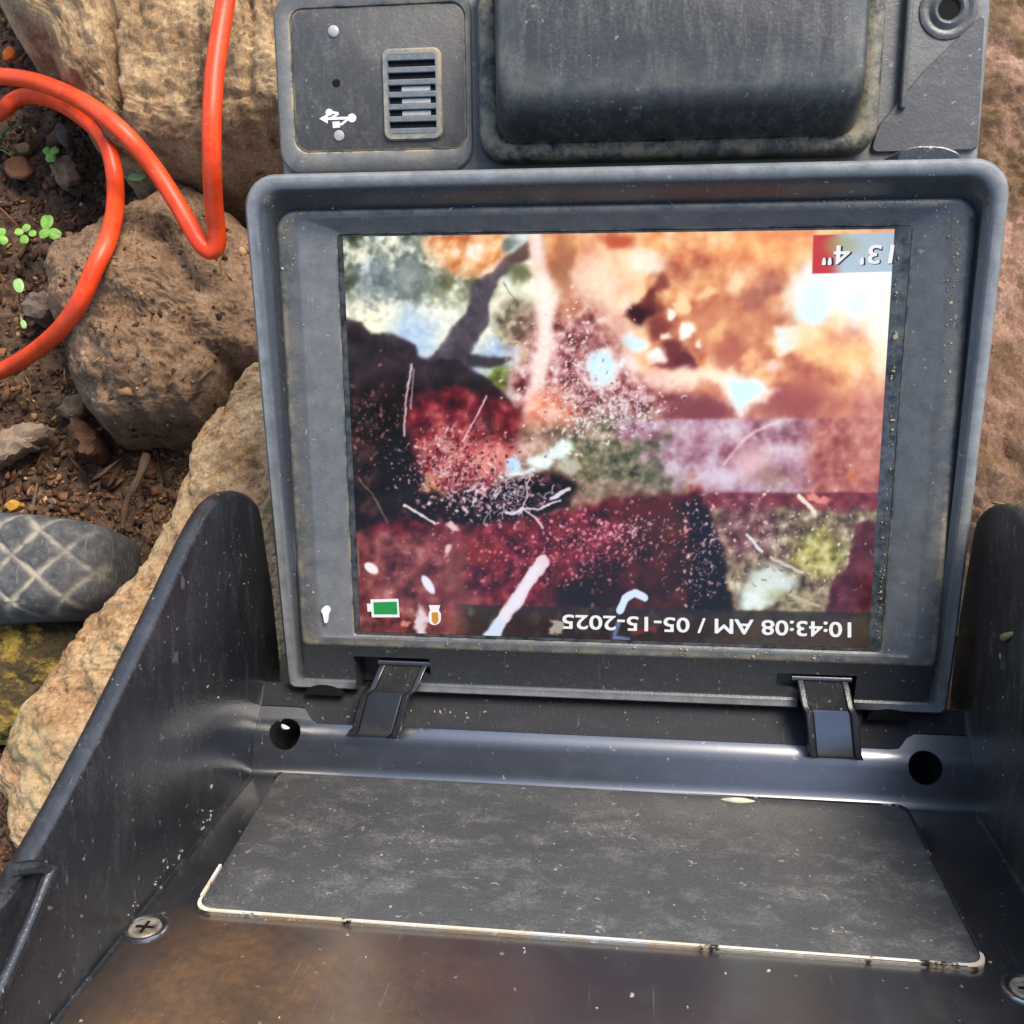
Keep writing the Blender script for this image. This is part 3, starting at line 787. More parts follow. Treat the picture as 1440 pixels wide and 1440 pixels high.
# vent
a, b, c_, d_ = h2(537, 70, ZP), h2(620, 66, ZP), h2(624, 196, ZP), h2(541, 199, ZP)
vx0, vx1, vy1, vy0 = (a[0] + d_[0]) / 2, (b[0] + c_[0]) / 2, (a[1] + b[1]) / 2, (c_[1] + d_[1]) / 2
m = MB()
ls = [rrect(vx0, vx1, vy0, vy1, 1.8), rrect(vx0 + .3, vx1 - .3, vy0 + .3, vy1 - .3, 1.6), rrect(vx0 + 1.3, vx1 - 1.3, vy0 + 1.3, vy1 - 1.3, .6), rrect(vx0 + 1.4, vx1 - 1.4, vy0 + 1.4, vy1 - 1.4, .6)]
m.loft([[(x, y, z) for x, y in l] for l, z in zip([ls[0], ls[0], ls[1], ls[2], ls[3]], [ZP - .2, ZP + .4, ZP + .8, ZP + .8, ZP + .05])], cap0=False, cap1=False, dirt=[0, .9, 1, .1, 0])
vent = m.build('vent_grille', plastic('vent_plastic', (.12, .135, .14), (.3, .29, .25), .4, .45, seed=12), root)
m = MB(); m.loft([[(x, y, ZP + .02) for x, y in rrect(vx0 + .8, vx1 - .8, vy0 + .8, vy1 - .8, .5)], [(x, y, ZP + .06) for x, y in rrect(vx0 + .8, vx1 - .8, vy0 + .8, vy1 - .8, .5)]])
m.build('vent_back', M['dark'], vent)
for k in range(7):
    yc = vy0 + 1.9 + (vy1 - vy0 - 3.8) * k / 6
    m = MB(); m.box((vx0 + 1.2, yc - .62, ZP + .1), (vx1 - 1.2, yc + .62, ZP + .78))
    m.build('slat', M['slat'], vent, bevel=.2, seg=2)
for k, (cols, z0) in enumerate([((.30, .29, .26), 0)]):
    for j in (1, 2, 3):
        yc = vy0 + 1.9 + (vy1 - vy0 - 3.8) * (j + .5) / 6
        m = MB(); m.box((vx0 + 4.2, yc - .5, ZP + .06), (vx1 - 2.6, yc + .45, ZP + .22))
        m.build('contact_strip', M['grey_dot'], vent)

def flat(poly_px, z, th=.12, mi=0, m=None, n=0):
    m = m or MB(); q = [tuple(D(u, v, 2, z)[:2]) for u, v in poly_px]
    m.prism(q, z - .05, z + th, 2, mi); return m
def dot(u, v, rpx, z, n=18): return [(u + rpx * math.cos(a), v + rpx * math.sin(a)) for a in np.linspace(0, 2 * math.pi, n, endpoint=False)]
def bar(a, b, w):
    a, b = np.array(a, float), np.array(b, float); d = b - a; d /= np.linalg.norm(d); q = np.array([-d[1], d[0]]) * w / 2
    return [tuple(a + q), tuple(b + q), tuple(b - q), tuple(a - q)]
# USB trident
m = MB()
flat(bar((457, 167), (496, 166), 4), ZP, m=m); flat(dot(495, 166, 6.2, ZP), ZP, .14, m=m)
flat([(449, 167), (461, 160), (461, 174)], ZP, .13, m=m)
flat(bar((465, 167), (476, 159.5), 3.4), ZP, .11, m=m); flat(bar((476, 159.5), (467, 158), 3.4), ZP, .10, m=m); flat(dot(463, 158, 5, ZP), ZP, .15, m=m)
flat(bar((490, 167), (481, 174.5), 3.4), ZP, .105, m=m); flat(bar((482, 174.5), (474, 175), 3.4), ZP, .095, m=m); flat(bar((468, 176), (478, 175), 9), ZP, .16, m=m)
m.build('usb_symbol', M['white'], housing)
for (u, v, r) in ((469, 44, 7.5), (477, 191, 7.2)):
    m = MB(); c = D(u, v, 2, ZP); m.lathe(c, (0, 0, 1), [(r / 6.1, -.2), (r / 6.1, .15), (r / 7.2, .35), (.3, .45)], 20)
    m.build('indicator_light', M['grey_dot'], housing)
m = MB(); flat(dot(473, 117, 6, ZP, 9), ZP, .06, m=m); m.build('chip_mark', M['dark'], housing)

# battery pack
x0, x1, y0 = h2(666, 100, -6)[0] + .3, h2(1248, 60, -6)[0], h2(900, 226, -9)[1]
m = MB()
def bl(i, r, z, yi=None): return [(x, y, z) for x, y in rrect(x0 + i, x1 - i, y0 + (i if yi is None else yi), 100 - i * .3, r)]
m.loft([bl(0, 6, ZH - 4), bl(0, 6, ZH + .5), bl(.2, 5.8, ZH + 3.2), bl(1.0, 5.4, ZH + 4.6), bl(2.2, 4.5, ZH + 5.0, 2.0), bl(3.8, 4, ZH + 4.8, 3.4), bl(4.4, 4, ZH + 4.2, 3.9),
        bl(4.7, 4, ZH + 6, 4.3), bl(5.4, 4, ZH + 13.6, 8.2), bl(6.0, 4, ZH + 15.9, 10.2), bl(7.0, 4, ZH + 17.1, 12.2), bl(8.6, 4, ZH + 17.7, 14.6), bl(12, 3, ZH + 18, 18)],
       dirt=[0, 0, .3, .7, .9, .8, .6, .1, 0, .1, .3, .1, 0], worn=[0, 0, 0, 0, 0, 0, 0, 0, 0, .1, .28, .25, .06])  # worn here paints a highlight along the upper edges
batt = m.build('battery_pack', M['battery'], root, sharp=60)
m = MB(); xx = h2(1268, 60, ZH)[0]
m.box((xx, y0 + 9, ZH - 1), (xx + 1.4, 93, ZH + 2.2))
m.build('battery_rail', M['housing'], housing, bevel=.5)
m = MB(); q = rpoly([h2(1232, 180), h2(1300, 98), h2(1384, 18), h2(1374, 212), h2(1222, 216)], 1.5)
qc = np.mean(q, 0); qi = [tuple(qc + (np.array(s) - qc) * .97) for s in q]
m.loft([[(x, y, ZH - .3) for x, y in q], [(x, y, ZH + .5) for x, y in q], [(x, y, ZH + 1.0) for x, y in qi]], dirt=[0, .3, 0], worn=[0, .6, 0])
m.build('corner_gusset', M['housing'], housing)
c = D(1334, 13, 2, ZH)
m = MB(); m.lathe(c, (0, 0, 1), [(5.8, -.3), (5.7, .3), (5.2, .5), (4.5, .4), (3.9, .15), (3.5, .3), (3.1, .9), (2.8, 1.0), (2.4, .8), (2.1, .4), (2.0, -.2)], 36)
m.build('screw_boss', M['housing'], housing)
m = MB(); m.lathe(c, (0, 0, 1), [(2.05, -.2), (2.0, .25), (.1, .25)], 20); m.build('boss_hole', M['dark'], housing)
m = MB(); m.prism(rpoly([h2(474, 229), h2(530, 224), h2(541, 246), h2(486, 249)], .8), ZH - .3, ZH + .12, 2); m.build('latch_slot', M['dark'], housing)
# right-hand catch on the top rim
m = MB(); q = rpoly([h2(1254, 232, 4), h2(1262, 212, 4), h2(1285, 206, 4), (h2(1322, 207, 4)), h2(1345, 216, 4), h2(1350, 234, 4)], 1.2)
m.prism(q, ZH, 6.5, 2); m.build('latch_catch', M['frame'], root, bevel=1.0)
# stub of the carry handle behind the top left corner
m = MB(); m.tube(catmull([(-66, 92, -22), (-70, 98, -18), (-66, 106, -12), (-40, 112, -10), (20, 113, -10)], 3), 4.2, 14)
m.build('carry_handle', M['hood'], root)

# screen frame
def zr(y):                                                   # height of the rim: tall at the far side, gone at the hinge
    s = np.clip((y + 58) / 114.0, 0, 1); return -1.2 + 9.2 * s ** .8
def fl(x0, x1, y0, y1, r, zf): return [(x, y, zf(y) if callable(zf) else zf) for x, y in rrect(x0, x1, y0, y1, r, 7, 14, 1.6)]
def zi(*p): return D(*p, 2, 1.0)
iL, iT, iR, iB = zi(414, 600)[0], zi(880, 293)[1], zi(1338, 600)[0], zi(860, 916)[1]
gL = D(474, 330, 2, 0)[0]; gR = D(1262, 600, 2, 0)[0]; gT = D(870, 324, 2, 0)[1]; gB = D(860, 904, 2, 0)[1]
bot = -60.4
ledge = lambda y: .9 + 1.4 * np.clip((y + 58) / 114, 0, 1)
m = MB()
m.loft([fl(-74, 75, bot + 2, 55, 6, -26), fl(-76, 76.6, bot, 57, 7, -22), fl(-76, 76.6, bot, 57, 7, lambda y: zr(y) - 2.0), fl(-75.8, 76.4, bot + .2, 56.8, 7, lambda y: zr(y) - 1.0), fl(-75.1, 75.7, bot + .8, 56.1, 6.6, lambda y: zr(y) - .15), fl(-74.3, 74.9, bot + 1.6, 55.4, 6.2, zr),
        fl(-73.3, 73.9, bot + 2.4, 54.4, 5.6, lambda y: zr(y) - .05), fl(-72.6, 73.2, bot + 2.9, 53.6, 5.2, lambda y: zr(y) - .6), fl(-71.4, 72.2, bot + 3.4, 52.4, 5, lambda y: np.minimum(zr(y) - .7, .6 * zr(y) + .9)),
        fl(iL - 1.2, iR + 1.2, iB - 1.0, iT + .8, 4.5, lambda y: ledge(y) - .1), fl(iL - .3, iR + .3, iB - .3, iT + .25, 4, lambda y: ledge(y) + .25), fl(iL + .7, iR - .7, iB + .4, iT - .5, 3.4, lambda y: ledge(y) + .3), fl(iL + 3.2, iR - 3.6, iB + 1.0, iT - .9, 3, lambda y: ledge(y) + .2), fl(iL + 3.8, iR - 4.4, iB + 1.2, iT - 1.2, 2.6, lambda y: ledge(y) - .1),
        fl(gL - .7, gR + .7, gB - .6, gT + .7, 1.2, .15), fl(gL - .1, gR + .1, gB - .1, gT + .1, .8, -.3), fl(gL, gR, gB, gT, .6, -2.0), fl(gL + 3, gR - 3, gB + 3, gT - 3, .6, -2.2)],
       dirt=[0, 0, 0, .0, .10, .03, 0, 0, 0, .0, .42, .16, .03, .0, .04, .5, 0, 0], worn=[0, 0, .2, .75, .85, .7, .4, .05, 0, 0, .30, .20, .20, .34, .32, 0, 0, 0])  # worn: rubbed rim, and light painted on the slopes round the glass
frame = m.build('screen_frame', M['frame'], root, sharp=38)

# hinge notches cut into the sill
def boxo(a, b):
    m = MB(); m.box(a, b); return m.build('cutter', None, None, sharp=None)
def dev_box(a, b):
    o = boxo(a, b); o.matrix_world = DEV_M; return o
bpy.context.view_layer.update()
cl_x = [D(528, 965, 2, 2)[0], D(1168, 985, 2, 2)[0]]
nL, nR = (D(497, 930, 2, 0)[0], D(604, 928, 2, 0)[0]), (D(1093, 943, 2, 0)[0], D(1206, 945, 2, 0)[0])
frame.parent = None; frame.matrix_world = DEV_M
cut(frame, [dev_box((nL[0], -80, -9), (nL[1] - 5, -50.8, 6)), dev_box((nL[0] + 2, -55.2, -4), (nL[1], -50.8, 6)), dev_box((nR[0] + 5, -80, -9), (nR[1], -51.2, 6)), dev_box((nR[0], -55.2, -4), (nR[1] - 2, -51.2, 6))])
frame.matrix_world = Matrix.Identity(4); frame.parent = root

# glass, and picture with mirrored tree and sky painted in
_g = NT('dark_glass'); glass_mat = _g.done(_g.ramp(_g.noise(300, 5, .7), [(.35, (.010, .012, .014)), (.7, (.075, .085, .09))]), .16, None, .5)
m = MB(); m.loft([[(x, y, -.5) for x, y in rrect(gL + .05, gR - .05, gB + .05, gT - .05, .5)], [(x, y, -.12) for x, y in rrect(gL + .05, gR - .05, gB + .05, gT - .05, .5)]])
screen = m.build('screen', glass_mat, root, sharp=30)

def paint():
    NXs, NYs = 600, 440
    c4 = [D(u, v, 2, 0)[:2] for u, v in ((482, 333), (1258, 322), (1221, 911), (507, 888))]
    s, t = np.meshgrid(np.linspace(0, 1, NXs), np.linspace(0, 1, NYs))
    XY = ((1 - s) * (1 - t))[..., None] * c4[0] + (s * (1 - t))[..., None] * c4[1] + (s * t)[..., None] * c4[2] + ((1 - s) * t)[..., None] * c4[3]
    xx, yy = XY[..., 0], XY[..., 1]
    U0, V0 = DP(xx, yy, np.zeros_like(xx))
    N3 = lambda sc, seed=0: np.stack([U0 / sc + seed, V0 / sc + seed * 2.3, np.full_like(U0, seed * 1.1)], -1)
    w1, w2 = fbm(N3(28, 3), 3), fbm(N3(28, 9), 3)
    w3, w4 = fbm(N3(7, 5), 2), fbm(N3(7, 8), 2)
    U, V = U0 + 7 * w1 + 2 * w3, V0 + 7 * w2 + 2 * w4
    img = np.zeros(U.shape + (3,)) + np.array((200., 145, 105))
    sm = lambda x: np.clip(x, 0, 1) ** 2 * (3 - 2 * np.clip(x, 0, 1))
    def over(mask, col):
        nonlocal img
        img = img + (np.asarray(col, float) - img) * mask[..., None]
    def ell(cx, cy, rx, ry, col, soft=.5, rot=0, al=1.0, warp=True):
        a, b = (U, V) if warp else (U0, V0); dx, dy = a - cx, b - cy; c, q = math.cos(rot), math.sin(rot)
        d = np.sqrt(((dx * c + dy * q) / rx) ** 2 + ((-dx * q + dy * c) / ry) ** 2)
        over(sm((1 + soft / 2 - d) / soft) * al, col)
    def pmask(pts, soft, warp=1.0):
        a, b = U0 + (U - U0) * warp, V0 + (V - V0) * warp
        d = np.full(U.shape, 1e9); ins = inside(pts, a, b)
        for (x0, y0), (x1, y1) in zip(pts, pts[1:] + pts[:1]):
            ex, ey = x1 - x0, y1 - y0; k = np.clip(((a - x0) * ex + (b - y0) * ey) / (ex * ex + ey * ey + 1e-9), 0, 1)
            d = np.minimum(d, np.hypot(a - x0 - k * ex, b - y0 - k * ey))
        d = np.where(ins, -d, d); return sm(.5 - d / soft)
    def poly(pts, col, soft=6, al=1.0, warp=1.0): over(pmask(pts, soft, warp) * al, col)
    def line(pts, w, col, soft=2, al=1.0, warp=.4):
        a, b = U0 + (U - U0) * warp, V0 + (V - V0) * warp; d = np.full(U.shape, 1e9)
        for (x0, y0), (x1, y1) in zip(pts[:-1], pts[1:]):
            ex, ey = x1 - x0, y1 - y0; k = np.clip(((a - x0) * ex + (b - y0) * ey) / (ex * ex + ey * ey + 1e-9), 0, 1)
            d = np.minimum(d, np.hypot(a - x0 - k * ex, b - y0 - k * ey))
        over(sm(.5 - (d - w / 2) / soft) * al, col)
    def mottle(mask, sc, col, lo=.1, hi=.4, seed=0, al=1.0, oc=4): over(mask * sm((fbm(N3(sc, seed), oc) - lo) / (hi - lo)) * al, col)
    def zone(cx, cy, rx, ry): return sm(1.6 - np.sqrt(((U - cx) / rx) ** 2 + ((V - cy) / ry) ** 2))
    R = np.random.RandomState(3)
    def spark(cx, cy, rx, ry, n, col, smin=.8, smax=2.4, el=2.2, ang=None, al=.9, jit=40):
        nonlocal img
        for _ in range(n):
            u, v = R.normal(cx, rx * .5), R.normal(cy, ry * .5)
            if not (486 < u < 1250 and 330 < v < 905): continue
            r = R.uniform(smin, smax); e = R.uniform(1, el); an = R.uniform(0, 3.14) if ang is None else ang + R.normal(0, .25)
            q = D(u, v, 2, 0); ix = int((q[0] - c4[3][0]) / (c4[1][0] - c4[3][0]) * NXs); iy = int((c4[0][1] - q[1]) / (c4[0][1] - c4[3][1]) * NYs)
            k = 16; sl = (slice(max(0, iy - k), max(0, iy + k)), slice(max(0, ix - k), max(0, ix + k)))
            if U0[sl].size == 0: continue
            dx, dy = U0[sl] - u, V0[sl] - v; c, q2 = math.cos(an), math.sin(an)
            d = np.sqrt(((dx * c + dy * q2) / (r * e)) ** 2 + ((-dx * q2 + dy * c) / r) ** 2)
            mk = sm(1.6 - d * .9) * al * R.uniform(.55, 1); cc = np.clip(np.asarray(col, float) * (1 + R.normal(0, .12)), 0, 255)
            img[sl] = img[sl] + (cc - img[sl]) * mk[..., None]
    def grad(mask, sc, seed, cols, oc=6, gain=.62, span=.85, sx=1.0, al=1.0):
        """soft cloudy colour: fractal noise through a list of colours, dark to light"""
        nonlocal img
        p = N3(sc, seed); p[..., 0] *= sx
        t = np.clip(fbm(p, oc, gain) / (2 * span) + .5, 0, .9999) * (len(cols) - 1); k = t.astype(int); f = (t - k)[..., None]
        c = np.array(cols, float); c = c[k] * (1 - f) + c[np.minimum(k + 1, len(cols) - 1)] * f
        m = (mask * al)[..., None]; img = img * (1 - m) + c * m
    # --- warm right half
    grad(np.ones_like(U), 46, 1, [(126, 64, 56), (176, 104, 78), (218, 156, 108), (240, 194, 140), (250, 230, 205)], oc=3, gain=.5, span=.62)
    grad(sm((430 - V) / 90), 34, 2, [(190, 96, 66), (226, 154, 96), (240, 184, 118), (248, 214, 170)], oc=3, gain=.5, span=.7, al=.75)
    grad(np.ones_like(U), 15, 4, [(120, 60, 52), (200, 140, 105), (252, 224, 190)], oc=3, gain=.5, al=.28)
    grad(sm((V - 520) / 50) * sm((U - 1080) / 60), 40, 3, [(150, 84, 76), (188, 120, 96), (214, 152, 118), (232, 188, 152)], oc=3, gain=.5, al=.9)
    ell(840, 400, 50, 50, (247, 222, 204), 1.5, al=.8); ell(905, 368, 30, 18, (244, 232, 214), 1.3, .3, .9); ell(860, 470, 40, 40, (243, 208, 190), 1.5, al=.8); ell(870, 340, 22, 10, (170, 74, 52), 1.2, al=.8); ell(1085, 332, 20, 8, (186, 92, 60), 1.2, al=.7)
    ell(1040, 440, 70, 50, (176, 112, 84), 1.6, al=.55); ell(1085, 345, 60, 20, (236, 178, 112), 1.5, al=.6)
    ell(1215, 410, 60, 60, (250, 236, 212), 1.3, al=.9); ell(1150, 405, 44, 34, (226, 238, 240), 1.2, -.7, .9); ell(1146, 430, 20, 32, (204, 234, 250), 1, .4); ell(1208, 425, 16, 26, (206, 234, 246), 1.2, al=.9); ell(1230, 395, 40, 14, (236, 244, 244), 1.2); ell(1240, 470, 16, 60, (248, 246, 232), 1, al=.8)
    ell(1106, 476, 17, 17, (246, 240, 226), .9); ell(1105, 477, 13, 13, (200, 234, 252), .7); ell(1185, 500, 50, 22, (240, 196, 142), 1.3, al=.7); ell(1130, 475, 34, 16, (240, 206, 160), 1.3, al=.7)
    ell(904, 438, 24, 16, (84, 36, 36), .9, -.5); ell(896, 442, 15, 11, (52, 20, 26), .9, -.2); ell(916, 416, 8, 16, (112, 54, 48), 1, .4); ell(930, 398, 10, 12, (132, 70, 58), 1); ell(925, 460, 14, 18, (120, 56, 54), 1, .5, .9)
    ell(948, 498, 20, 26, (112, 52, 54), .9, .1); ell(962, 512, 13, 14, (96, 40, 46), .8); ell(932, 514, 16, 6, (112, 54, 60), .9); ell(1030, 500, 30, 22, (168, 96, 78), 1.2, al=.8); ell(1005, 455, 30, 24, (204, 142, 104), 1.2, al=.6)
    ell(890, 482, 22, 14, (240, 228, 222), .9, .2); ell(892, 482, 13, 10, (198, 232, 244), .8); ell(940, 438, 7, 8, (255, 244, 230), .7); ell(967, 464, 12, 10, (255, 248, 240), .8, -.5); ell(957, 430, 9, 14, (246, 202, 158), .9); ell(936, 470, 7, 7, (246, 222, 208), .8); ell(985, 485, 5, 6, (248, 222, 206), .8); ell(1010, 465, 10, 16, (232, 184, 130), 1, .5, .8); ell(1035, 400, 14, 16, (246, 216, 178), 1.1, al=.8); ell(995, 415, 16, 8, (244, 200, 146), 1, -.3, .9); ell(925, 502, 12, 10, (248, 232, 230), .9)
    ell(872, 520, 34, 18, (240, 222, 220), 1.1, al=.9); ell(862, 514, 14, 8, (214, 236, 240), 1, al=.8); ell(940, 535, 50, 14, (240, 206, 194), 1.2, al=.9); ell(1000, 528, 50, 12, (248, 226, 202), 1.1, al=.9); ell(1055, 505, 8, 20, (240, 182, 134), 1, .5, .8); ell(1085, 512, 16, 10, (246, 216, 196), 1, al=.8)
    ell(970, 572, 84, 20, (126, 64, 72), 1.1, .1, .95); ell(905, 558, 30, 14, (150, 92, 94), 1.1, al=.8); ell(1110, 566, 60, 24, (150, 78, 78), 1.1, al=.9); ell(1130, 540, 30, 24, (166, 92, 78), 1.2, al=.7); ell(1010, 552, 30, 10, (190, 118, 100), 1.2, .5, .8)
    poly([(1012, 526), (1062, 530), (1090, 548), (1076, 562), (1052, 572), (1040, 590), (1028, 574), (1016, 552)], (248, 226, 208), 18); poly([(1022, 532), (1058, 534), (1078, 548), (1068, 556), (1048, 566), (1040, 580), (1030, 566), (1026, 550)], (196, 234, 254), 12)
    # --- mirrored sky, leaves and trunk painted in, upper left
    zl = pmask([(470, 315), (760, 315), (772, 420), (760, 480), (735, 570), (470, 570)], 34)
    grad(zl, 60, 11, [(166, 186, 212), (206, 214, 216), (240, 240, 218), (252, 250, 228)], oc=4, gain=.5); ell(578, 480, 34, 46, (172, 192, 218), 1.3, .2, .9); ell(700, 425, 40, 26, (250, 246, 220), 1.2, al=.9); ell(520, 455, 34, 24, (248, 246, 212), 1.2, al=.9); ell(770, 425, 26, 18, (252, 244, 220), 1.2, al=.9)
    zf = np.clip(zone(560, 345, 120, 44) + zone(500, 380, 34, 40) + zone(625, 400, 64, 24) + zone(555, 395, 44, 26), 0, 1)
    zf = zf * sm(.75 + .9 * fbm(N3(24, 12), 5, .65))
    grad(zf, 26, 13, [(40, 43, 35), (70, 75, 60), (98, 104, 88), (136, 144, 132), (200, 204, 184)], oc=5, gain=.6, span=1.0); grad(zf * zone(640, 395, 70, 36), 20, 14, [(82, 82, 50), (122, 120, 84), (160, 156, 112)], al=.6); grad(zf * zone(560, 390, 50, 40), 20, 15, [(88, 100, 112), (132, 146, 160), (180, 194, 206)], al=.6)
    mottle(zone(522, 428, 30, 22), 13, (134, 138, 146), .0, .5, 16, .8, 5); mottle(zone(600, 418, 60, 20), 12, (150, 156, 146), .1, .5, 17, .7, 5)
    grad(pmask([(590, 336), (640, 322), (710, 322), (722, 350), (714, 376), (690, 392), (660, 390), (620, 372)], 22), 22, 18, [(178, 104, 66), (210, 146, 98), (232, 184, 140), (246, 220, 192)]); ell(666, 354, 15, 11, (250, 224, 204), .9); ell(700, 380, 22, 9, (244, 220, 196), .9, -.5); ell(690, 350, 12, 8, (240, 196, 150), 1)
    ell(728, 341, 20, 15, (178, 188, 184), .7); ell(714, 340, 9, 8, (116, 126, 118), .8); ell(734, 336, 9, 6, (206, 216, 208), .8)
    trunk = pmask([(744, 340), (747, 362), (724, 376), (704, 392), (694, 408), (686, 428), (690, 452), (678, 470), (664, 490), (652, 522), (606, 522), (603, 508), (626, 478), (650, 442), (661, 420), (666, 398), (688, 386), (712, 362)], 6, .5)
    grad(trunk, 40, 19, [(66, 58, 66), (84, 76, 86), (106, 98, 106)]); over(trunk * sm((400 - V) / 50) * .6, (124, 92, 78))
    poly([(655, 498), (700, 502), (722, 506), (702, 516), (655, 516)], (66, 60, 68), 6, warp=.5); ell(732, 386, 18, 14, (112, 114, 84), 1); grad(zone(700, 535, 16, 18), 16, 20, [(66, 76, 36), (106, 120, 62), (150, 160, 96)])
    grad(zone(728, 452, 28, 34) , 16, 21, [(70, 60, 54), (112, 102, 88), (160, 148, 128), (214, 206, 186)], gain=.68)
    # --- root zone in the middle
    zr_ = np.clip(zone(800, 500, 62, 70) + zone(860, 560, 66, 30) + zone(770, 560, 50, 40), 0, 1)
    grad(zr_, 18, 22, [(70, 34, 36), (124, 70, 70), (170, 116, 116), (214, 174, 176), (246, 230, 232)], gain=.72, span=1.0)
    ell(846, 516, 21, 27, (232, 214, 214), .5); ell(846, 516, 17, 22, (198, 230, 252), .35)
    # --- streak of light
    line([(748, 320), (757, 370), (768, 430), (768, 480), (758, 540), (738, 600), (714, 660), (700, 690)], 18, (238, 196, 184), 14, .85); line([(765, 395), (768, 440), (766, 480), (754, 535)], 22, (252, 236, 224), 18, .85); line([(764, 500), (742, 580), (718, 640), (706, 668)], 10, (250, 214, 204), 6, .8); line([(756, 325), (757, 370)], 8, (250, 222, 216), 8, .8)
    ell(792, 372, 14, 44, (150, 96, 72), 1.1, al=.7); ell(800, 430, 16, 20, (190, 130, 100), 1.2, al=.6)
    grad(zone(775, 590, 34, 36), 16, 23, [(196, 110, 90), (232, 164, 136), (248, 210, 190)], al=.9)
    grad(pmask([(690, 600), (950, 590), (970, 700), (690, 730)], 30), 20, 25, [(70, 58, 48), (118, 96, 84), (160, 132, 120), (206, 180, 172)], gain=.68, al=.9)
    zg = np.clip(zone(866, 638, 72, 44) + zone(930, 655, 30, 34), 0, 1); grad(zg, 18, 24, [(48, 50, 40), (82, 84, 64), (116, 114, 88), (152, 138, 118), (196, 172, 160)], gain=.7)
    ell(935, 650, 26, 34, (84, 84, 74), 1.2, al=.6)
    # --- dark left
    zd = pmask([(470, 446), (508, 452), (522, 468), (556, 472), (582, 486), (592, 504), (640, 506), (668, 518), (704, 548), (726, 580), (640, 566), (592, 620), (592, 765), (470, 765)], 7, .5)
    grad(zd, 34, 31, [(34, 26, 32), (54, 44, 52), (74, 60, 66)]); grad(zd * sm((V - 520) / 40), 26, 32, [(8, 6, 8), (26, 18, 20), (58, 38, 40), (92, 60, 60)], gain=.7, al=.9); ell(565, 640, 34, 90, (14, 9, 11), .9, al=.9)
    zb_ = pmask([(568, 572), (600, 552), (650, 546), (700, 556), (736, 586), (726, 630), (690, 690), (640, 700), (590, 660)], 26)
    grad(zb_, 24, 33, [(48, 10, 22), (94, 24, 38), (134, 44, 56), (180, 92, 92)]); grad(zb_ * zone(650, 640, 62, 44), 15, 34, [(108, 30, 42), (172, 78, 78), (224, 150, 136), (248, 212, 200)], gain=.75, al=.6); ell(698, 646, 30, 24, (226, 160, 146), 1.3, al=.6)
    zk = pmask([(590, 690), (680, 690), (740, 668), (780, 664), (812, 684), (800, 712), (740, 738), (640, 742), (560, 742), (560, 690)], 16); grad(zk, 14, 35, [(6, 4, 6), (14, 9, 12), (40, 22, 28), (110, 70, 84)], gain=.7, span=1.1)
    ell(790, 634, 17, 13, (226, 244, 240), .5, -.3); ell(766, 646, 22, 12, (224, 240, 236), .6, -.3); ell(800, 655, 14, 9, (176, 176, 158), .8); ell(723, 654, 11, 9, (186, 216, 250), .6); line([(714, 668), (752, 661)], 5, (226, 240, 246), 3)
    # --- lower bands
    zm = pmask([(480, 752), (560, 730), (640, 738), (740, 732), (850, 706), (960, 690), (1300, 686), (1300, 722), (1010, 740), (1000, 870), (1000, 930), (480, 930)], 12)
    grad(zm, 20, 41, [(44, 10, 20), (86, 22, 36), (120, 38, 50), (150, 66, 76)], gain=.68)
    zq = zm * sm((700 - U) / 120) * sm((V - 735) / 20); grad(zq, 30, 42, [(66, 30, 32), (110, 58, 58), (142, 84, 82), (184, 130, 124)], gain=.66, al=.9)
    ell(660, 870, 34, 30, (160, 108, 100), 1.3, al=.6); ell(640, 800, 16, 40, (128, 84, 76), 1.2, .2, .6); ell(530, 905, 40, 16, (168, 84, 84), 1.1, al=.7); ell(680, 775, 26, 16, (136, 44, 34), 1.2, al=.7)
    zo = pmask([(905, 700), (950, 700), (985, 730), (985, 860), (800, 862), (810, 820), (860, 780), (880, 730)], 26); grad(zo, 40, 43, [(34, 13, 13), (58, 22, 20), (82, 34, 26), (100, 44, 32)]); ell(905, 718, 50, 14, (88, 26, 28), .9); ell(925, 735, 40, 10, (70, 40, 36), 1.1, al=.6); ell(815, 835, 40, 22, (20, 11, 13), 1, al=.9); ell(835, 800, 22, 14, (40, 18, 20), 1.1, al=.7)
    poly([(958, 712), (980, 696), (1000, 730), (1020, 770), (1030, 862), (962, 862), (976, 780)], (18, 9, 15), 12); ell(1040, 800, 16, 60, (34, 22, 26), 1.1, al=.7)
    zv = pmask([(990, 690), (1300, 686), (1300, 866), (1035, 862), (1010, 760)], 14); grad(zv, 20, 51, [(50, 40, 38), (92, 76, 66), (130, 114, 94), (170, 156, 130), (220, 212, 190)], gain=.7, span=1.0)
    grad(zv * sm((724 - V) / 16), 16, 52, [(84, 24, 42), (122, 42, 58), (150, 64, 72)], al=.85); grad(zv * zone(1050, 740, 36, 40), 14, 53, [(64, 26, 40), (116, 66, 76), (190, 150, 156)], gain=.7, al=.7)
    grad(zv * zone(1150, 778, 34, 30), 16, 54, [(84, 82, 38), (136, 132, 66), (184, 180, 104), (226, 216, 160)], gain=.7, al=.85); ell(1085, 820, 30, 24, (208, 222, 218), .9, al=.9); ell(1062, 842, 24, 14, (216, 228, 222), .8); ell(1090, 838, 20, 10, (150, 150, 110), 1.1, al=.6); grad(zv * zone(1120, 850, 24, 14), 9, 55, [(90, 84, 60), (160, 150, 110), (220, 206, 180)], al=.8)
    poly([(1204, 738), (1300, 735), (1300, 864), (1158, 864), (1166, 826), (1194, 796)], (84, 36, 46), 10); grad(pmask([(1204, 738), (1300, 735), (1300, 864), (1158, 864), (1166, 826), (1194, 796)], 8), 18, 56, [(62, 20, 32), (90, 38, 48), (124, 66, 74)], al=.8)
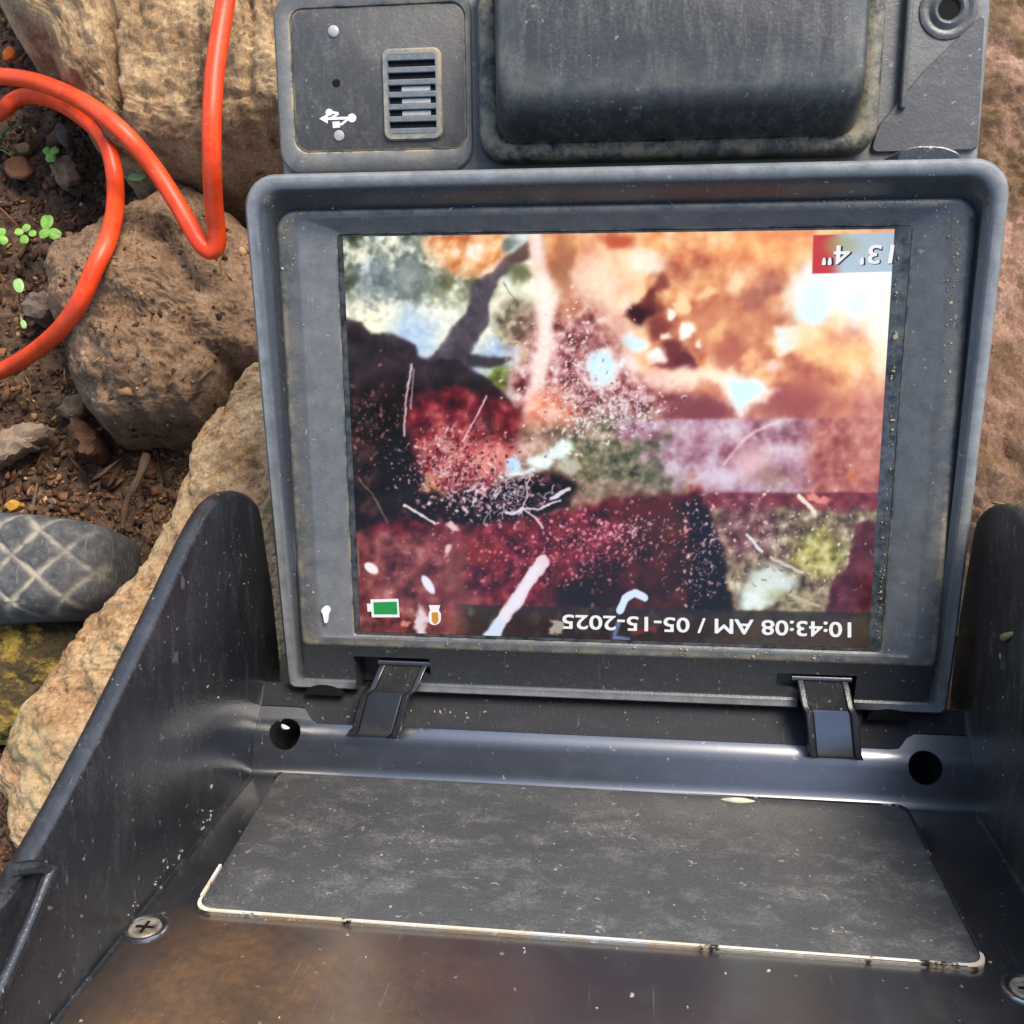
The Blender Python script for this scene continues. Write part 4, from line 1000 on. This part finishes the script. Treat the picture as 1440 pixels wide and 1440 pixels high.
    # --- lilac slab, right
    z = pmask([(700, 591), (1300, 587), (1300, 692), (1000, 693), (700, 706)], 3, .15) * sm((U0 - 862 - np.clip((V0 - 600) * .9, 0, 70) + 60 * fbm(N3(34, 66), 4)) / 50)
    grad(z, 30, 61, [(128, 80, 94), (164, 124, 142), (190, 166, 184), (212, 200, 214)], gain=.66, al=.92); grad(z * sm((1010 - U) / 90) * .6, 14, 62, [(110, 62, 74), (176, 140, 154), (230, 216, 226)], gain=.7)
    grad(z * sm((U - 1110) / 50), 20, 63, [(138, 66, 66), (162, 92, 86), (184, 118, 106), (204, 150, 136)], al=.95); ell(1058, 650, 26, 20, (214, 180, 182), 1.2, -.5, .7); ell(1015, 672, 30, 16, (206, 196, 212), 1.2, al=.7); ell(1082, 672, 26, 14, (150, 122, 104), 1.2, al=.6)
    over(zone(1200, 672, 7, 7) * .6, (190, 116, 54))
    grad(zone(1225, 600, 30, 60) * .7, 24, 64, [(160, 100, 92), (190, 132, 122), (216, 176, 160)])
    line([(1018, 652), (1040, 624), (1062, 605), (1095, 594)], 3.2, (240, 216, 208), 3, .85); line([(985, 672), (1000, 655), (1020, 648)], 2, (220, 200, 206), 2, .5)
    img *= (1 + (.03 + .08 * sm((760 - U) / 80 + sm((V - 560) / 60))) * fbm(N3(9, 77), 4, .65))[..., None]
    def blur(a, rad):
        k = np.exp(-.5 * (np.arange(-int(3 * rad), int(3 * rad) + 1) / rad) ** 2); k /= k.sum(); n = len(k) // 2
        for axis in (0, 1):
            pad = [(0, 0)] * 3; pad[axis] = (n, n); b = np.pad(a, pad, mode='edge'); o = 0
            for i, w in enumerate(k): o = o + w * (b[i:i + a.shape[0]] if axis == 0 else b[:, i:i + a.shape[1]])
            a = o
        return a
    img = .72 * blur(img, 1.25) + .28 * img
    img = img + .30 * blur(np.clip(img - 165, 0, 90), 9) * np.array([1.0, .93, .9])
    # --- sparkles and rootlets
    for a in [(640, 660, 76, 56, 300, (238, 190, 190)), (700, 700, 80, 36, 200, (226, 200, 220)), (800, 520, 80, 84, 260, (248, 226, 230)), (870, 578, 66, 36, 220, (240, 228, 238)), (815, 600, 60, 40, 90, (240, 220, 220)), (840, 765, 120, 56, 260, (214, 140, 158)), (860, 745, 90, 26, 120, (228, 170, 184)), (700, 790, 160, 60, 110, (196, 136, 142)), (990, 790, 44, 90, 120, (222, 186, 200)), (1110, 770, 100, 80, 110, (226, 206, 196)), (520, 600, 50, 80, 130, (140, 96, 98)), (650, 655, 76, 56, 150, (60, 14, 24)), (830, 560, 60, 50, 60, (120, 66, 72))]:
        n = a[4]; spark(*a[:4], int(n * 1.1), a[5], .35, .9, 2.6); spark(*a[:4], int(n * .42), a[5], .8, 1.5, 2.4, al=.9); spark(*a[:4], int(n * .06), a[5], 1.4, 2.1, 1.8, al=.9)
    def wig(cx, cy, rx, ry, n, col, w0, w1, l0=5, l1=13):
        for _ in range(n):
            a, x, y, l = R.uniform(0, 6.28), R.normal(cx, rx), R.normal(cy, ry), R.uniform(l0, l1); pts = [(x, y)]; da = R.normal(0, .5)
            for _k in range(4):
                a += da + R.normal(0, .35); x += l / 3 * math.cos(a); y += l / 3 * math.sin(a); pts.append((x, y))
            line(pts, R.uniform(w0, w1), np.asarray(col) * R.uniform(.75, 1.05), 1.4, .8, warp=.15)
    wig(712, 690, 30, 18, 60, (250, 236, 250), .6, 1.8); wig(865, 574, 40, 18, 70, (250, 238, 248), .6, 1.9, 4, 10); wig(650, 660, 36, 26, 30, (226, 190, 196), .5, 1.4, 5, 14); wig(850, 770, 60, 26, 34, (206, 140, 158), .5, 1.4, 3, 8); wig(640, 640, 40, 24, 36, (238, 190, 180), .5, 1.5, 3, 9); wig(805, 520, 44, 44, 70, (246, 224, 228), .5, 1.6, 3, 8); wig(990, 780, 26, 50, 26, (222, 190, 204), .5, 1.4, 3, 8); wig(640, 660, 40, 28, 30, (40, 10, 18), .6, 1.6, 4, 9); wig(1120, 760, 50, 40, 46, (220, 204, 180), .4, 1.2, 3, 9); wig(1110, 770, 50, 40, 40, (64, 50, 44), .5, 1.4, 3, 9); wig(870, 640, 40, 26, 50, (160, 140, 124), .4, 1.2, 3, 8)
    for pts, w, col in [([(578, 512), (572, 556), (569, 612)], 2.6, (206, 182, 192)), ([(581, 518), (577, 575)], 1.6, (190, 164, 176)), ([(684, 556), (672, 580), (660, 604), (650, 620)], 2.2, (226, 196, 206)), ([(504, 672), (524, 695), (546, 735)], 2.0, (130, 108, 100)), ([(568, 712), (590, 722), (612, 736)], 3.2, (232, 222, 222)), ([(735, 716), (760, 716), (772, 708), (788, 702)], 2.6, (240, 226, 236)), ([(735, 716), (752, 728), (764, 743)], 2.2, (236, 214, 224)), ([(735, 716), (742, 700), (738, 685), (745, 668)], 2.0, (232, 212, 226)), ([(735, 716), (722, 722), (712, 722)], 4, (226, 214, 236)), ([(776, 700), (800, 688)], 5, (220, 210, 228)), ([(498, 716), (497, 745), (504, 780), (505, 810)], 1.6, (130, 126, 122)), ([(802, 634), (818, 662)], 1.4, (196, 170, 110)), ([(692, 464), (720, 480), (732, 482), (740, 505)], 2.4, (206, 180, 128)), ([(708, 398), (728, 425)], 1.4, (96, 90, 80)), ([(1050, 752), (1071, 775)], 4.5, (220, 226, 228)), ([(1124, 696), (1146, 720)], 6, (244, 222, 206)), ([(1085, 782), (1128, 806)], 4, (206, 192, 184)), ([(1110, 838), (1150, 852)], 4, (190, 170, 156))]:
        line(pts, w, col, 2)
    ell(1150, 702, 14, 6, (222, 140, 124), .9, .3)
    ell(522, 799, 11, 6.5, (244, 230, 234), .4, .6, warp=False); ell(602, 822, 15, 6, (230, 226, 242), .4, 1.0, warp=False); ell(592, 880, 7, 26, (220, 200, 206), .8); ell(636, 740, 12, 6, (226, 186, 190), .7, .2); ell(632, 775, 6, 7, (226, 180, 184), .7); ell(661, 862, 5, 8, (236, 214, 222), .6, -.3); ell(572, 874, 8, 6, (216, 130, 120), .8)
    img = .45 * blur(img, .9) + .55 * img
    # --- caption bar and hard white marks
    z = pmask([(640, 850), (1300, 863), (1300, 930), (600, 930), (610, 880)], 5, .15) * sm((U0 - 630) / 40); over(z * .82, (42, 40, 36)); mottle(z, 30, (78, 76, 58), .1, .5, 71, .5)
    line([(762, 792), (738, 826), (712, 864), (690, 896)], 20, (230, 204, 214), 5); line([(755, 800), (738, 826), (712, 864), (690, 896)], 12, (228, 222, 236), 6); line([(700, 878), (690, 896)], 20, (196, 216, 246), 8, .8)
    line([(872, 858), (880, 842), (892, 834), (906, 840)], 11, (206, 222, 244), 3, warp=.2); line([(868, 876), (862, 896), (882, 898)], 6, (120, 150, 200), 5, .7); line([(890, 888), (920, 884)], 8, (150, 60, 66), 6, .6); poly([(775, 872), (790, 874), (788, 894), (775, 892)], (190, 180, 170), 4, .8)
    # --- distance box
    zb = pmask([(1144, 331), (1262, 326), (1256, 382), (1142, 385)], 2, 0); over(zb * .92, (160, 182, 198)); over(zb * sm((1188 - U0) / 26), (190, 56, 50)); ell(1180, 345, 26, 14, (158, 152, 96), 1.2, al=.6, warp=False); over(zb * sm((1165 - U0) / 12) * .6, (186, 52, 48))
    img = img + (3.5 * pnoise(N3(1.7, 1)) + 3 * pnoise(N3(3.5, 2)))[..., None]
    img = np.clip(img, 0, 255) / 255; img = 255 * np.clip(img + .16 * (img - .5) * 4 * img * (1 - img) + (.02 * sm((U0 - 780) / 200) * sm((620 - V0) / 80))[..., None], 0, 1)
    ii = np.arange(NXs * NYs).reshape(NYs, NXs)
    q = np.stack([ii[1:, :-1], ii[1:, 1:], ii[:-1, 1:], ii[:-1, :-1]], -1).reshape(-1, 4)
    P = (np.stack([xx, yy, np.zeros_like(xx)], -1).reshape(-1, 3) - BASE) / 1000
    me = np_mesh('screen_picture_with_reflection', P, q)
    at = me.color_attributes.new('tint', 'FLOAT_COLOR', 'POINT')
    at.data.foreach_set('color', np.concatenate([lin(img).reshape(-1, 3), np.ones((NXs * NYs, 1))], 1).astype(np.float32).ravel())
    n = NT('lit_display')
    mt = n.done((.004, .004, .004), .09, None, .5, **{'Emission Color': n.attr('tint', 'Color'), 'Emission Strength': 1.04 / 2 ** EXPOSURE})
    return link('screen_picture_with_reflection', me, mt, screen, sharp=None)
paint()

def glow(name, c, k=1.0):
    n = NT(name); return n.done((.01, .01, .01), .3, None, .3, **{'Emission Color': (*lin(c), 1), 'Emission Strength': k / 2 ** EXPOSURE})
M['lit_white'] = glow('lit_white', (242, 242, 244)); M['lit_green'] = glow('lit_green', (28, 150, 74)); M['lit_amber'] = glow('lit_amber', (214, 140, 40)); M['lit_black'] = glow('lit_black', (40, 38, 38))

def text_part(name, s, quad, z, mats, th=.0, bold=.02, parent=screen):
    """lettering laid between four photo points: bottom-left, bottom-right, top-right, top-left of the line as it reads"""
    cu = bpy.data.curves.new(name, 'FONT'); cu.body = s; cu.offset = bold; cu.resolution_u = 4
    to = bpy.data.objects.new(name, cu); COL.objects.link(to)
    bpy.context.view_layer.update()
    me = bpy.data.meshes.new_from_object(to.evaluated_get(bpy.context.evaluated_depsgraph_get()))
    bpy.data.objects.remove(to)
    co = np.array([v.co[:] for v in me.vertices]); lo, hi = co.min(0), co.max(0)
    a = (co[:, 0] - lo[0]) / (hi[0] - lo[0]); b = (co[:, 1] - lo[1]) / (hi[1] - lo[1])
    q = np.array(quad, float)
    uv = ((1 - a) * (1 - b))[:, None] * q[0] + (a * (1 - b))[:, None] * q[1] + (a * b)[:, None] * q[2] + ((1 - a) * b)[:, None] * q[3]
    fcs = [tuple(p.vertices) for p in me.polygons]; V, Fs = [], []
    for k, (du, dv) in enumerate(((0, 0), (1.1, 0), (.5, .8), (-.2, .8))):
        Fs += [tuple(i + len(V) for i in f) for f in fcs]
        V += [tuple((D(u + du, v + dv, 2, z + .012 * k) - BASE) / 1000) for u, v in uv]
    me = bpy.data.meshes.new(name); me.from_pydata(V, [], Fs)
    return link(name, me, mats, parent, sharp=None)
tq = [(1196, 875), (791, 864), (791, 883.5), (1196, 896)]
text_part('clock_text', '10:43:08 AM / 05-15-2025', tq, .22, M['lit_white'], bold=0.0)
text_part('distance_shadow', "13' 4\"", [(1258, 345), (1158.5, 346), (1157.5, 373), (1255, 372)], .10, M['lit_black'], bold=.02)
text_part('distance_text', "13' 4\"", [(1257, 344), (1157, 345), (1156, 372), (1253, 371)], .22, M['lit_white'], bold=0.0)
def pl(pts, z, th=.06, m=None, mi=0):
    m = m or MB(); m.prism([tuple(D(u, v, 2, z)[:2]) for u, v in pts], z - .02, z + th, 2, mi); return m
m = pl([(521, 843), (560, 842), (562, 868), (523, 868)], .10); pl([(516, 849), (521.5, 849), (522, 860), (517, 860)], .10, .05, m); pl([(525, 847), (558, 846), (559, 864), (526, 864)], .18, .06, m, 1)
m.build('battery_icon', [M['lit_white'], M['lit_green']], screen, sharp=None)
m = pl(dot(611, 870, 9, 0) [0:9] + [(603, 862), (605, 858), (603, 851), (619, 851), (617, 858), (620, 863)], .10); pl(rpoly([(607, 861), (616, 861), (617, 873), (612, 879), (607, 873)], 2), .18, .06, m, 1)
m.build('camera_icon', [M['lit_white'], M['lit_amber']], screen, sharp=None)
m = MB(); ZB = 2.0
m.prism([tuple(D(u, v, 2, ZB)[:2]) for u, v in dot(458, 859, 6, 0)], ZB - .8, ZB + .1, 2); m.prism([tuple(D(u, v, 2, ZB)[:2]) for u, v in [(453.5, 862), (462.5, 862), (460, 876), (456.5, 876)]], ZB - .8, ZB + .08, 2)
m.build('lamp_symbol', M['white'], frame)

# ------------------------------------------------------------------ hood
YF = -80.0                                                   # hood floor
XL, XR = -85.0, 85.0
prof = [(-60.6, -44), (-60.6, -6.0), (-61.2, -5.2), (-67.6, -.7), (-68.4, .4), (-69.2, 1.3), (-70.4, 2.0), (-72, 2.6), (-77.0, 4.0), (-78.5, 4.5), (-79.4, 5.2), (-79.9, 6.4), (-80, 8), (-80, 30), (-80, 60), (-80, 90), (-80, 122), (-86, 122), (-86, 4), (-88, -6), (-88, -44)]
m = MB(); xs = np.linspace(XL, XR, 41)
loops = [[(x, y, z) for y, z in prof] for x in xs]
m.loft(loops)
hood = m.build('hood', M['hoodfloor'], None, sharp=45)
hood.matrix_world = DEV_M
cutters = []
holes = []
for (u, v) in ((400, 1031), (1304, 1077)):
    c = D(u, v, 1, -70.2); holes.append(c)
    k = MB(); ax = np.array([0, .62, .8]); ax /= np.linalg.norm(ax); k.lathe(c - ax * 16, ax, [(3.2, 0), (3.7, 15.4), (4.1, 16.2), (5.2, 20)], 28)
    o = k.build('cutter', None, None, sharp=None); o.matrix_world = DEV_M; cutters.append(o)
cut(hood, cutters)
me = hood.data
fa = me.attributes.new('painted_glow', 'FLOAT', 'POINT')
co = np.array([v.co[:] for v in me.vertices]) * 1000 + BASE
hood.matrix_world = Matrix.Identity(4); hood.parent = root
# painted brown reflection lies over the front left of the floor: add a finer skin so that it can fade
me.attributes.remove(fa)
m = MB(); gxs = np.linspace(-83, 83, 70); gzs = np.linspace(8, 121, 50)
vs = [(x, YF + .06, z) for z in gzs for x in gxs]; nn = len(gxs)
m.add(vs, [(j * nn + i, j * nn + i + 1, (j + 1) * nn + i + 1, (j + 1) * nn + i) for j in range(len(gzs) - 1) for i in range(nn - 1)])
mm = m.mesh('hood_floor_glow_skin')
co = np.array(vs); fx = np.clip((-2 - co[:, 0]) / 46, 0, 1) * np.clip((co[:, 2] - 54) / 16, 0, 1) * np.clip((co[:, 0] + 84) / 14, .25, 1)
at = mm.attributes.new('painted_glow', 'FLOAT', 'POINT'); at.data.foreach_set('value', fx)
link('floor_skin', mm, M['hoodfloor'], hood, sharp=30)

def shade_sheet_cut(x):                                            # dark sheet standing for shade over the ledge, drawn back round the screw holes
    k = np.clip((abs(x + 1.5) - 67.0) / 4.0, 0, 1); k = 1 - .42 * k * k * (3 - 2 * k)
    return [(x, -60.7 + (y + 60.7) * k, -5.3 + (z + 5.3) * k) for y, z in ((-60.7, -5.3), (-61.3, -4.9), (-67.6, -.45), (-68.2, .25), (-68.6, .1), (-61.3, -5.6))]
m = MB(); m.loft([shade_sheet_cut(x) for x in np.linspace(-83, 81, 90)])
m.build('hinge_shade_sheet', M['ledge'], hood, sharp=60)
for c in holes:
    ax = np.array([0, .62, .8]); ax /= np.linalg.norm(ax)
    m = MB(); m.lathe(c - ax * 14.5, ax, [(3.1, -.5), (3.1, 0), (2.2, .2), (2.0, 1.0), (.1, 1.2)], 24)
    m.build('recessed_screw', M['dark'], hood)

# side walls, each with its own inner fillet
outl = [D(u, v, 0, -81) for u, v in ((372, 712), (362, 698), (346, 690), (328, 690), (310, 700), (295, 722), (278, 755), (240, 843), (200, 932), (150, 1040), (100, 1140), (50, 1232), (0, 1300))]
wl = [(p[1], p[2]) for p in outl] + [(-62, 122), (-84, 122), (-84, -22)]
wl = [(-40, -14)] + wl
def wall(sx):
    m = MB(); N = len(wl)
    def X(y, o): return sx * ((82.0 if sx < 0 else 80.3) + (-y - 10) / 70 * 2.2 + o)
    poly = rpoly(wl, 3, 4)
    cy, cz = -62, 30
    def inset(k): return [(y + (cy - y) * k, z + (cz - z) * k) for y, z in poly]
    L = []
    for k, o in ((.030, 0), (.014, .35), (.003, 1.1), (0, 2.0), (.004, 3.2), (.016, 3.9), (.035, 4.2)):
        L.append([(X(y, o - .5), y, z) for y, z in inset(k)])
    m.loft(L)
    # fillet to the floor
    R_ = 2.2; arc = [(R_ * (1 - math.sin(a)), R_ * (1 - math.cos(a))) for a in np.linspace(0, math.pi / 2, 9)]
    f0 = []
    for z in np.linspace(2, 121, 24):
        f0.append([(sx * ((84.9 if sx < 0 else 83.2) - a), YF + .1 + b, z) for a, b in arc] + [(sx * 85.2, YF - 1.5, z)])
    m.loft(f0)
    return m.build('side_wall', M['wall' if sx < 0 else 'wall_dusty_lit'], hood, sharp=40)
wall(-1); wall(1)
# latch slot frame on the left wall
m = MB()
def wp(u, v, x): return D(u, v, 0, x)
m.tube(catmull([wp(72, 1222, -80.5), wp(45, 1290, -80.5), wp(18, 1352, -80.5), wp(-14, 1422, -80.5)], 2), 1.1, 10)
m.tube(catmull([wp(14, 1224, -83), wp(34, 1221, -82), wp(54, 1219, -81), wp(73, 1223, -80.7)], 1), 1.1, 10)
m.build('latch_frame', M['wall'], hood, sharp=60)

# inset panel
q = [tuple(D(u, v, 1, YF + .8)[[0, 2]]) for u, v in ((392, 1082), (1275, 1132), (1393, 1362), (270, 1280))]
qq = rpoly(q, 3.6, 6); cen = np.mean(qq, 0)
def off(k): return [tuple(cen + (np.array(p) - cen) * np.array([1 - k / 72, 1 - k / 27])) for p in qq]
m = MB(); m.loft([[(x, YF - .5, z) for x, z in off(.7)], [(x, YF + .8, z) for x, z in off(.7)], [(x, YF + .95, z) for x, z in off(1.0)]])
m.build('inset_panel', M['panel'], hood, sharp=30)
def edge_ring(sel, name, mat, w=.9, top=1.0):
    o0, o1 = off(0), off(w); k = [i for i in range(len(qq)) if sel(*qq[i])]
    # longest run, cyclic
    n = len(qq); st = next(i for i in range(n) if i in k and (i - 1) % n not in k) if len(k) < n else 0
    run = [(st + j) % n for j in range(len(k))]
    m = MB(); m.loft([[(o0[i][0], YF - .3, o0[i][1]), (o0[i][0], YF + top - .2, o0[i][1]), (o0[i][0] * .999, YF + top, o0[i][1]), (o1[i][0], YF + top, o1[i][1]), (o1[i][0], YF - .3, o1[i][1])] for i in run])
    m.build(name, mat, hood, sharp=50)
zf = max(p[1] for p in qq)
edge_ring(lambda x, z: True, 'panel_edge', M['trim_dark'], .65, .99)
edge_ring(lambda x, z: z > zf - 9, 'panel_edge', M['trim'], .62, 1.04)
m = MB(); a, b = np.array(q[3]), np.array(q[0]); d = (b - a) / np.linalg.norm(b - a)
p0, p1 = a + d * 4.5, a + d * 15
m.prism([tuple(p0 + (-.1, 0)), tuple(p1 + (-.1, 0)), tuple(p1 + (.45, 0)), tuple(p0 + (.5, 0))], YF - .2, YF + 1.09, 1); m.build('panel_edge', M['trim'], hood)

# snap buttons
for (u, v) in ((204, 1305), (1447, 1392)):
    c = D(u, v, 1, YF + .1)
    m = MB(); m.lathe(c, (0, 1, 0), [(4.3, -.2), (4.2, .15), (3.9, .35), (3.6, .4), (3.2, .25), (3.0, .1), (3.0, -.1)], 36); b = m.build('snap_button', M['bar'], hood)
    m = MB(); m.lathe(c, (0, 1, 0), [(2.95, .0), (2.85, .25), (2.5, .36), (2.2, .3), (2.0, .2), (.1, .24)], 30); m.build('button_cap', M['metal'], hood)
    m = MB(); cb = c + np.array([0, .2, 0]); m.box(tuple(cb + (-1.7, 0, -.28)), tuple(cb + (1.7, .16, .28))); m.box(tuple(cb + (-.28, .01, -1.7)), tuple(cb + (.28, .15, 1.7)))
    m.build('button_slot', M['dark'], hood)

# hinge clips
for (ua, va, ub, vb), w, col in (((566, 945, 521, 1012), 8.8, None), ((1160, 962, 1176, 1046), 8.6, None)):
    top = D(ua, va, 1, -57); xt = D(ua, va - 18, 2, 2)[0]; xb = D(ub, vb, 2, 1.5)[0]
    path = [(-51.6, -3.2), (-54.2, -.2), (-57.4, 2.9), (-58.2, 3.2), (-59.0, 3.3), (-63, 4.3), (-67.4, 5.4), (-68.6, 5.3), (-69.4, 3.6)]
    def strip(dx0, dx1, up, dn):
        L = []
        for i, (y, z) in enumerate(path):
            s = i / (len(path) - 1); xc = xt + (xb - xt) * s
            L.append([(xc + dx0, y, z + up), (xc + dx1, y, z + up), (xc + dx1, y, z - dn), (xc + dx0, y, z - dn)])
        return L
    m = MB(); m.loft(strip(-w / 2, w / 2, 0, 2.2))
    clip = m.build('hinge_clip', M['bar'], root, bevel=.6, sharp=35)
    m = MB(); m.tube([(xt - w / 2 - 2.2, -52.6, -1.6), (xt + w / 2 + 2.2, -52.6, -1.6)], .9, 12); m.build('hinge_pin', M['bar'], clip, sharp=60)
    full = strip(-w / 2 + .3, w / 2 - .3, .16, .3)[:4]
    m = MB(); m.loft(full); m.build('clip_dulling_sheet', M['matte'], clip, bevel=.1, sharp=35)  # matte sheet added to keep the clip's top face dark
    m = MB(); m.loft(strip(-w / 2 - 1.3, -w / 2 + .2, .45, 5)); m.loft(strip(w / 2 - .2, w / 2 + 1.3, .45, 5))
    m.build('clip_cheek', M['hood'], clip, bevel=.3, sharp=35)
# dark pockets under the sill, beside the clips
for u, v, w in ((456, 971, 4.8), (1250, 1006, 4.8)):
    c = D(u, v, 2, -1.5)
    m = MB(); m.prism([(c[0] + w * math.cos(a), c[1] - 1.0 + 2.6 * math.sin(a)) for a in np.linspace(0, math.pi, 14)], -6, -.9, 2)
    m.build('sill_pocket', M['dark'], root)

# specks and scuffs of dried mud
def mud():
    r = np.random.RandomState(2); m = MB()
    def fleck(c, u, w, s):
        n = 7; c = np.asarray(c, float); u, w = np.asarray(u, float), np.asarray(w, float); nn = np.cross(u, w); nn = nn / np.linalg.norm(nn)
        e = r.uniform(.35, 1); a0 = r.uniform(0, 6.28)
        ring = []
        for k in range(n):
            a = k * 6.283 / n; q = s * r.uniform(.6, 1.15); x, y = q * math.cos(a), q * e * math.sin(a)
            ring.append(c + u * (x * math.cos(a0) - y * math.sin(a0)) + w * (x * math.sin(a0) + y * math.cos(a0)))
        m.loft([[p - nn * .1 for p in ring], [p + nn * .08 for p in ring], [c + (p - c) * .6 + nn * .14 for p in ring]])
    for _ in range(40): fleck((r.uniform(-80, 80), YF + .12, r.uniform(8, 95)), (1, 0, 0), (0, 0, -1), .32 * math.exp(r.normal(0, .45)))
    for _ in range(20): fleck((r.uniform(-70, 64), YF + .97, r.uniform(6, 57)), (1, 0, 0), (0, 0, -1), .22 * math.exp(r.normal(0, .4)))
    for _ in range(22):
        y = r.uniform(-72, -30); z = r.uniform(0, 60); s = r.choice([-1, 1]); x = (82.0 if s < 0 else 80.3) + (-y - 10) / 70 * 2.2 - .48
        fleck((s * x, y, z), (0, 1, 0) if s < 0 else (0, 0, 1), (0, 0, 1) if s < 0 else (0, 1, 0), .32 * math.exp(r.normal(0, .4)))
    for _ in range(12): fleck((r.uniform(-73, 73), -65.0, -2.3), (1, 0, 0), (0, .82, -.57), .3 * math.exp(r.normal(0, .4)))
    for _ in range(26):
        z = r.uniform(26, 66); h = abs(r.normal(0, 2.2)); y = -78.6 + h; x = 82.0 + (-y - 10) / 70 * 2.2 - .5
        fleck((-x, y, z), (0, .9, .4), (0, -.4, .9), .3 * math.exp(r.normal(0, .5)))
    o = m.build('mud_flecks', plain('pale_mud', (.30, .27, .21), .9, .2, .4, 900), root, sharp=None); o['kind'] = 'stuff'
    m = MB()
    for path, z, n, sp in (([(1150, 290), (1290, 287), (1334, 300), (1346, 350), (1340, 430), (1334, 560)], None, 150, 5), ([(409, 380), (408, 318), (424, 293), (470, 289)], None, 60, 5), ([(1264, 332), (1252, 620), (1234, 900)], .25, 130, 2.5), ([(560, 906), (840, 913), (1120, 925), (1270, 915)], 1.5, 45, 4), ([(415, 420), (430, 700), (446, 900)], None, 26, 4), ([(620, 292), (1000, 288)], None, 30, 2)):
        P = catmull(path, 2.0)
        for _ in range(n):
            q = P[min(len(P) - 1, int(len(P) * r.rand()))]; dd = P[min(len(P) - 1, int(len(P) * .5) + 1)]
            u, v = q[0] + r.normal(0, sp), q[1] + r.normal(0, sp); zz = z
            c = D(u, v, 2, 2.2 if zz is None else zz)
            if zz is None: zz = float(ledge(c[1])) + .28; c = D(u, v, 2, zz)
            fleck(c, (1, 0, 0), (0, 1, 0), .12 * math.exp(r.normal(0, .6)))
    o = m.build('mud_flecks', plain('dried_mud', (.30, .25, .14), .9, .2, .4, 900), root, sharp=None); o['kind'] = 'stuff'
mud()

# ------------------------------------------------------------------ bits of plant caught on the monitor
def scrap(name, cat, label, a, b, w, mat, ax=0, val=81.0, curve=1.0):
    pa, pb = D(*a, ax, val), D(*b, ax, val); mid = (pa + pb) / 2 + np.array([-1.0 if ax == 0 else 0, 0, curve])
    W = [np.array(DEV_M @ Vector((p - BASE) / 1000)) for p in (pa, mid, pb)]
    m = MB(dev=False); pts = catmull(W, .0006); n = len(pts)
    m.tube(pts, [max(.00006, w * math.sin(math.pi * (i + .5) / n)) for i in range(n)], 7)
    tag(m.build(name, M[mat], sharp=60), label, cat)
scrap('grass_sprig', 'grass', 'short green grass blade caught between screen frame and right hood wall', (1338, 912), (1360, 884), .0005, 'leaf', 0, 80.5)
scrap('dry_leaf', 'leaf', 'small dry yellow leaf stuck on the right hood wall', (1408, 898), (1430, 888), .0008, 'stem', 0, 81)
scrap('straw', 'straw', 'curved dry straw over the top of the right hood wall', (1392, 706), (1440, 702), .0005, 'stem', 0, 82, 6)
scrap('petal', 'petal', 'cream petal lying on the upper edge of the hood panel', (1014, 1124), (1062, 1127), .0008, 'cream', 1, YF + 1.1, .2)
scrap('plant_fluff', 'fluff', 'white plant fluff at the screw hole left of the hinge', (396, 1019), (407, 1024), .0006, 'white', 1, -69.5, .6)
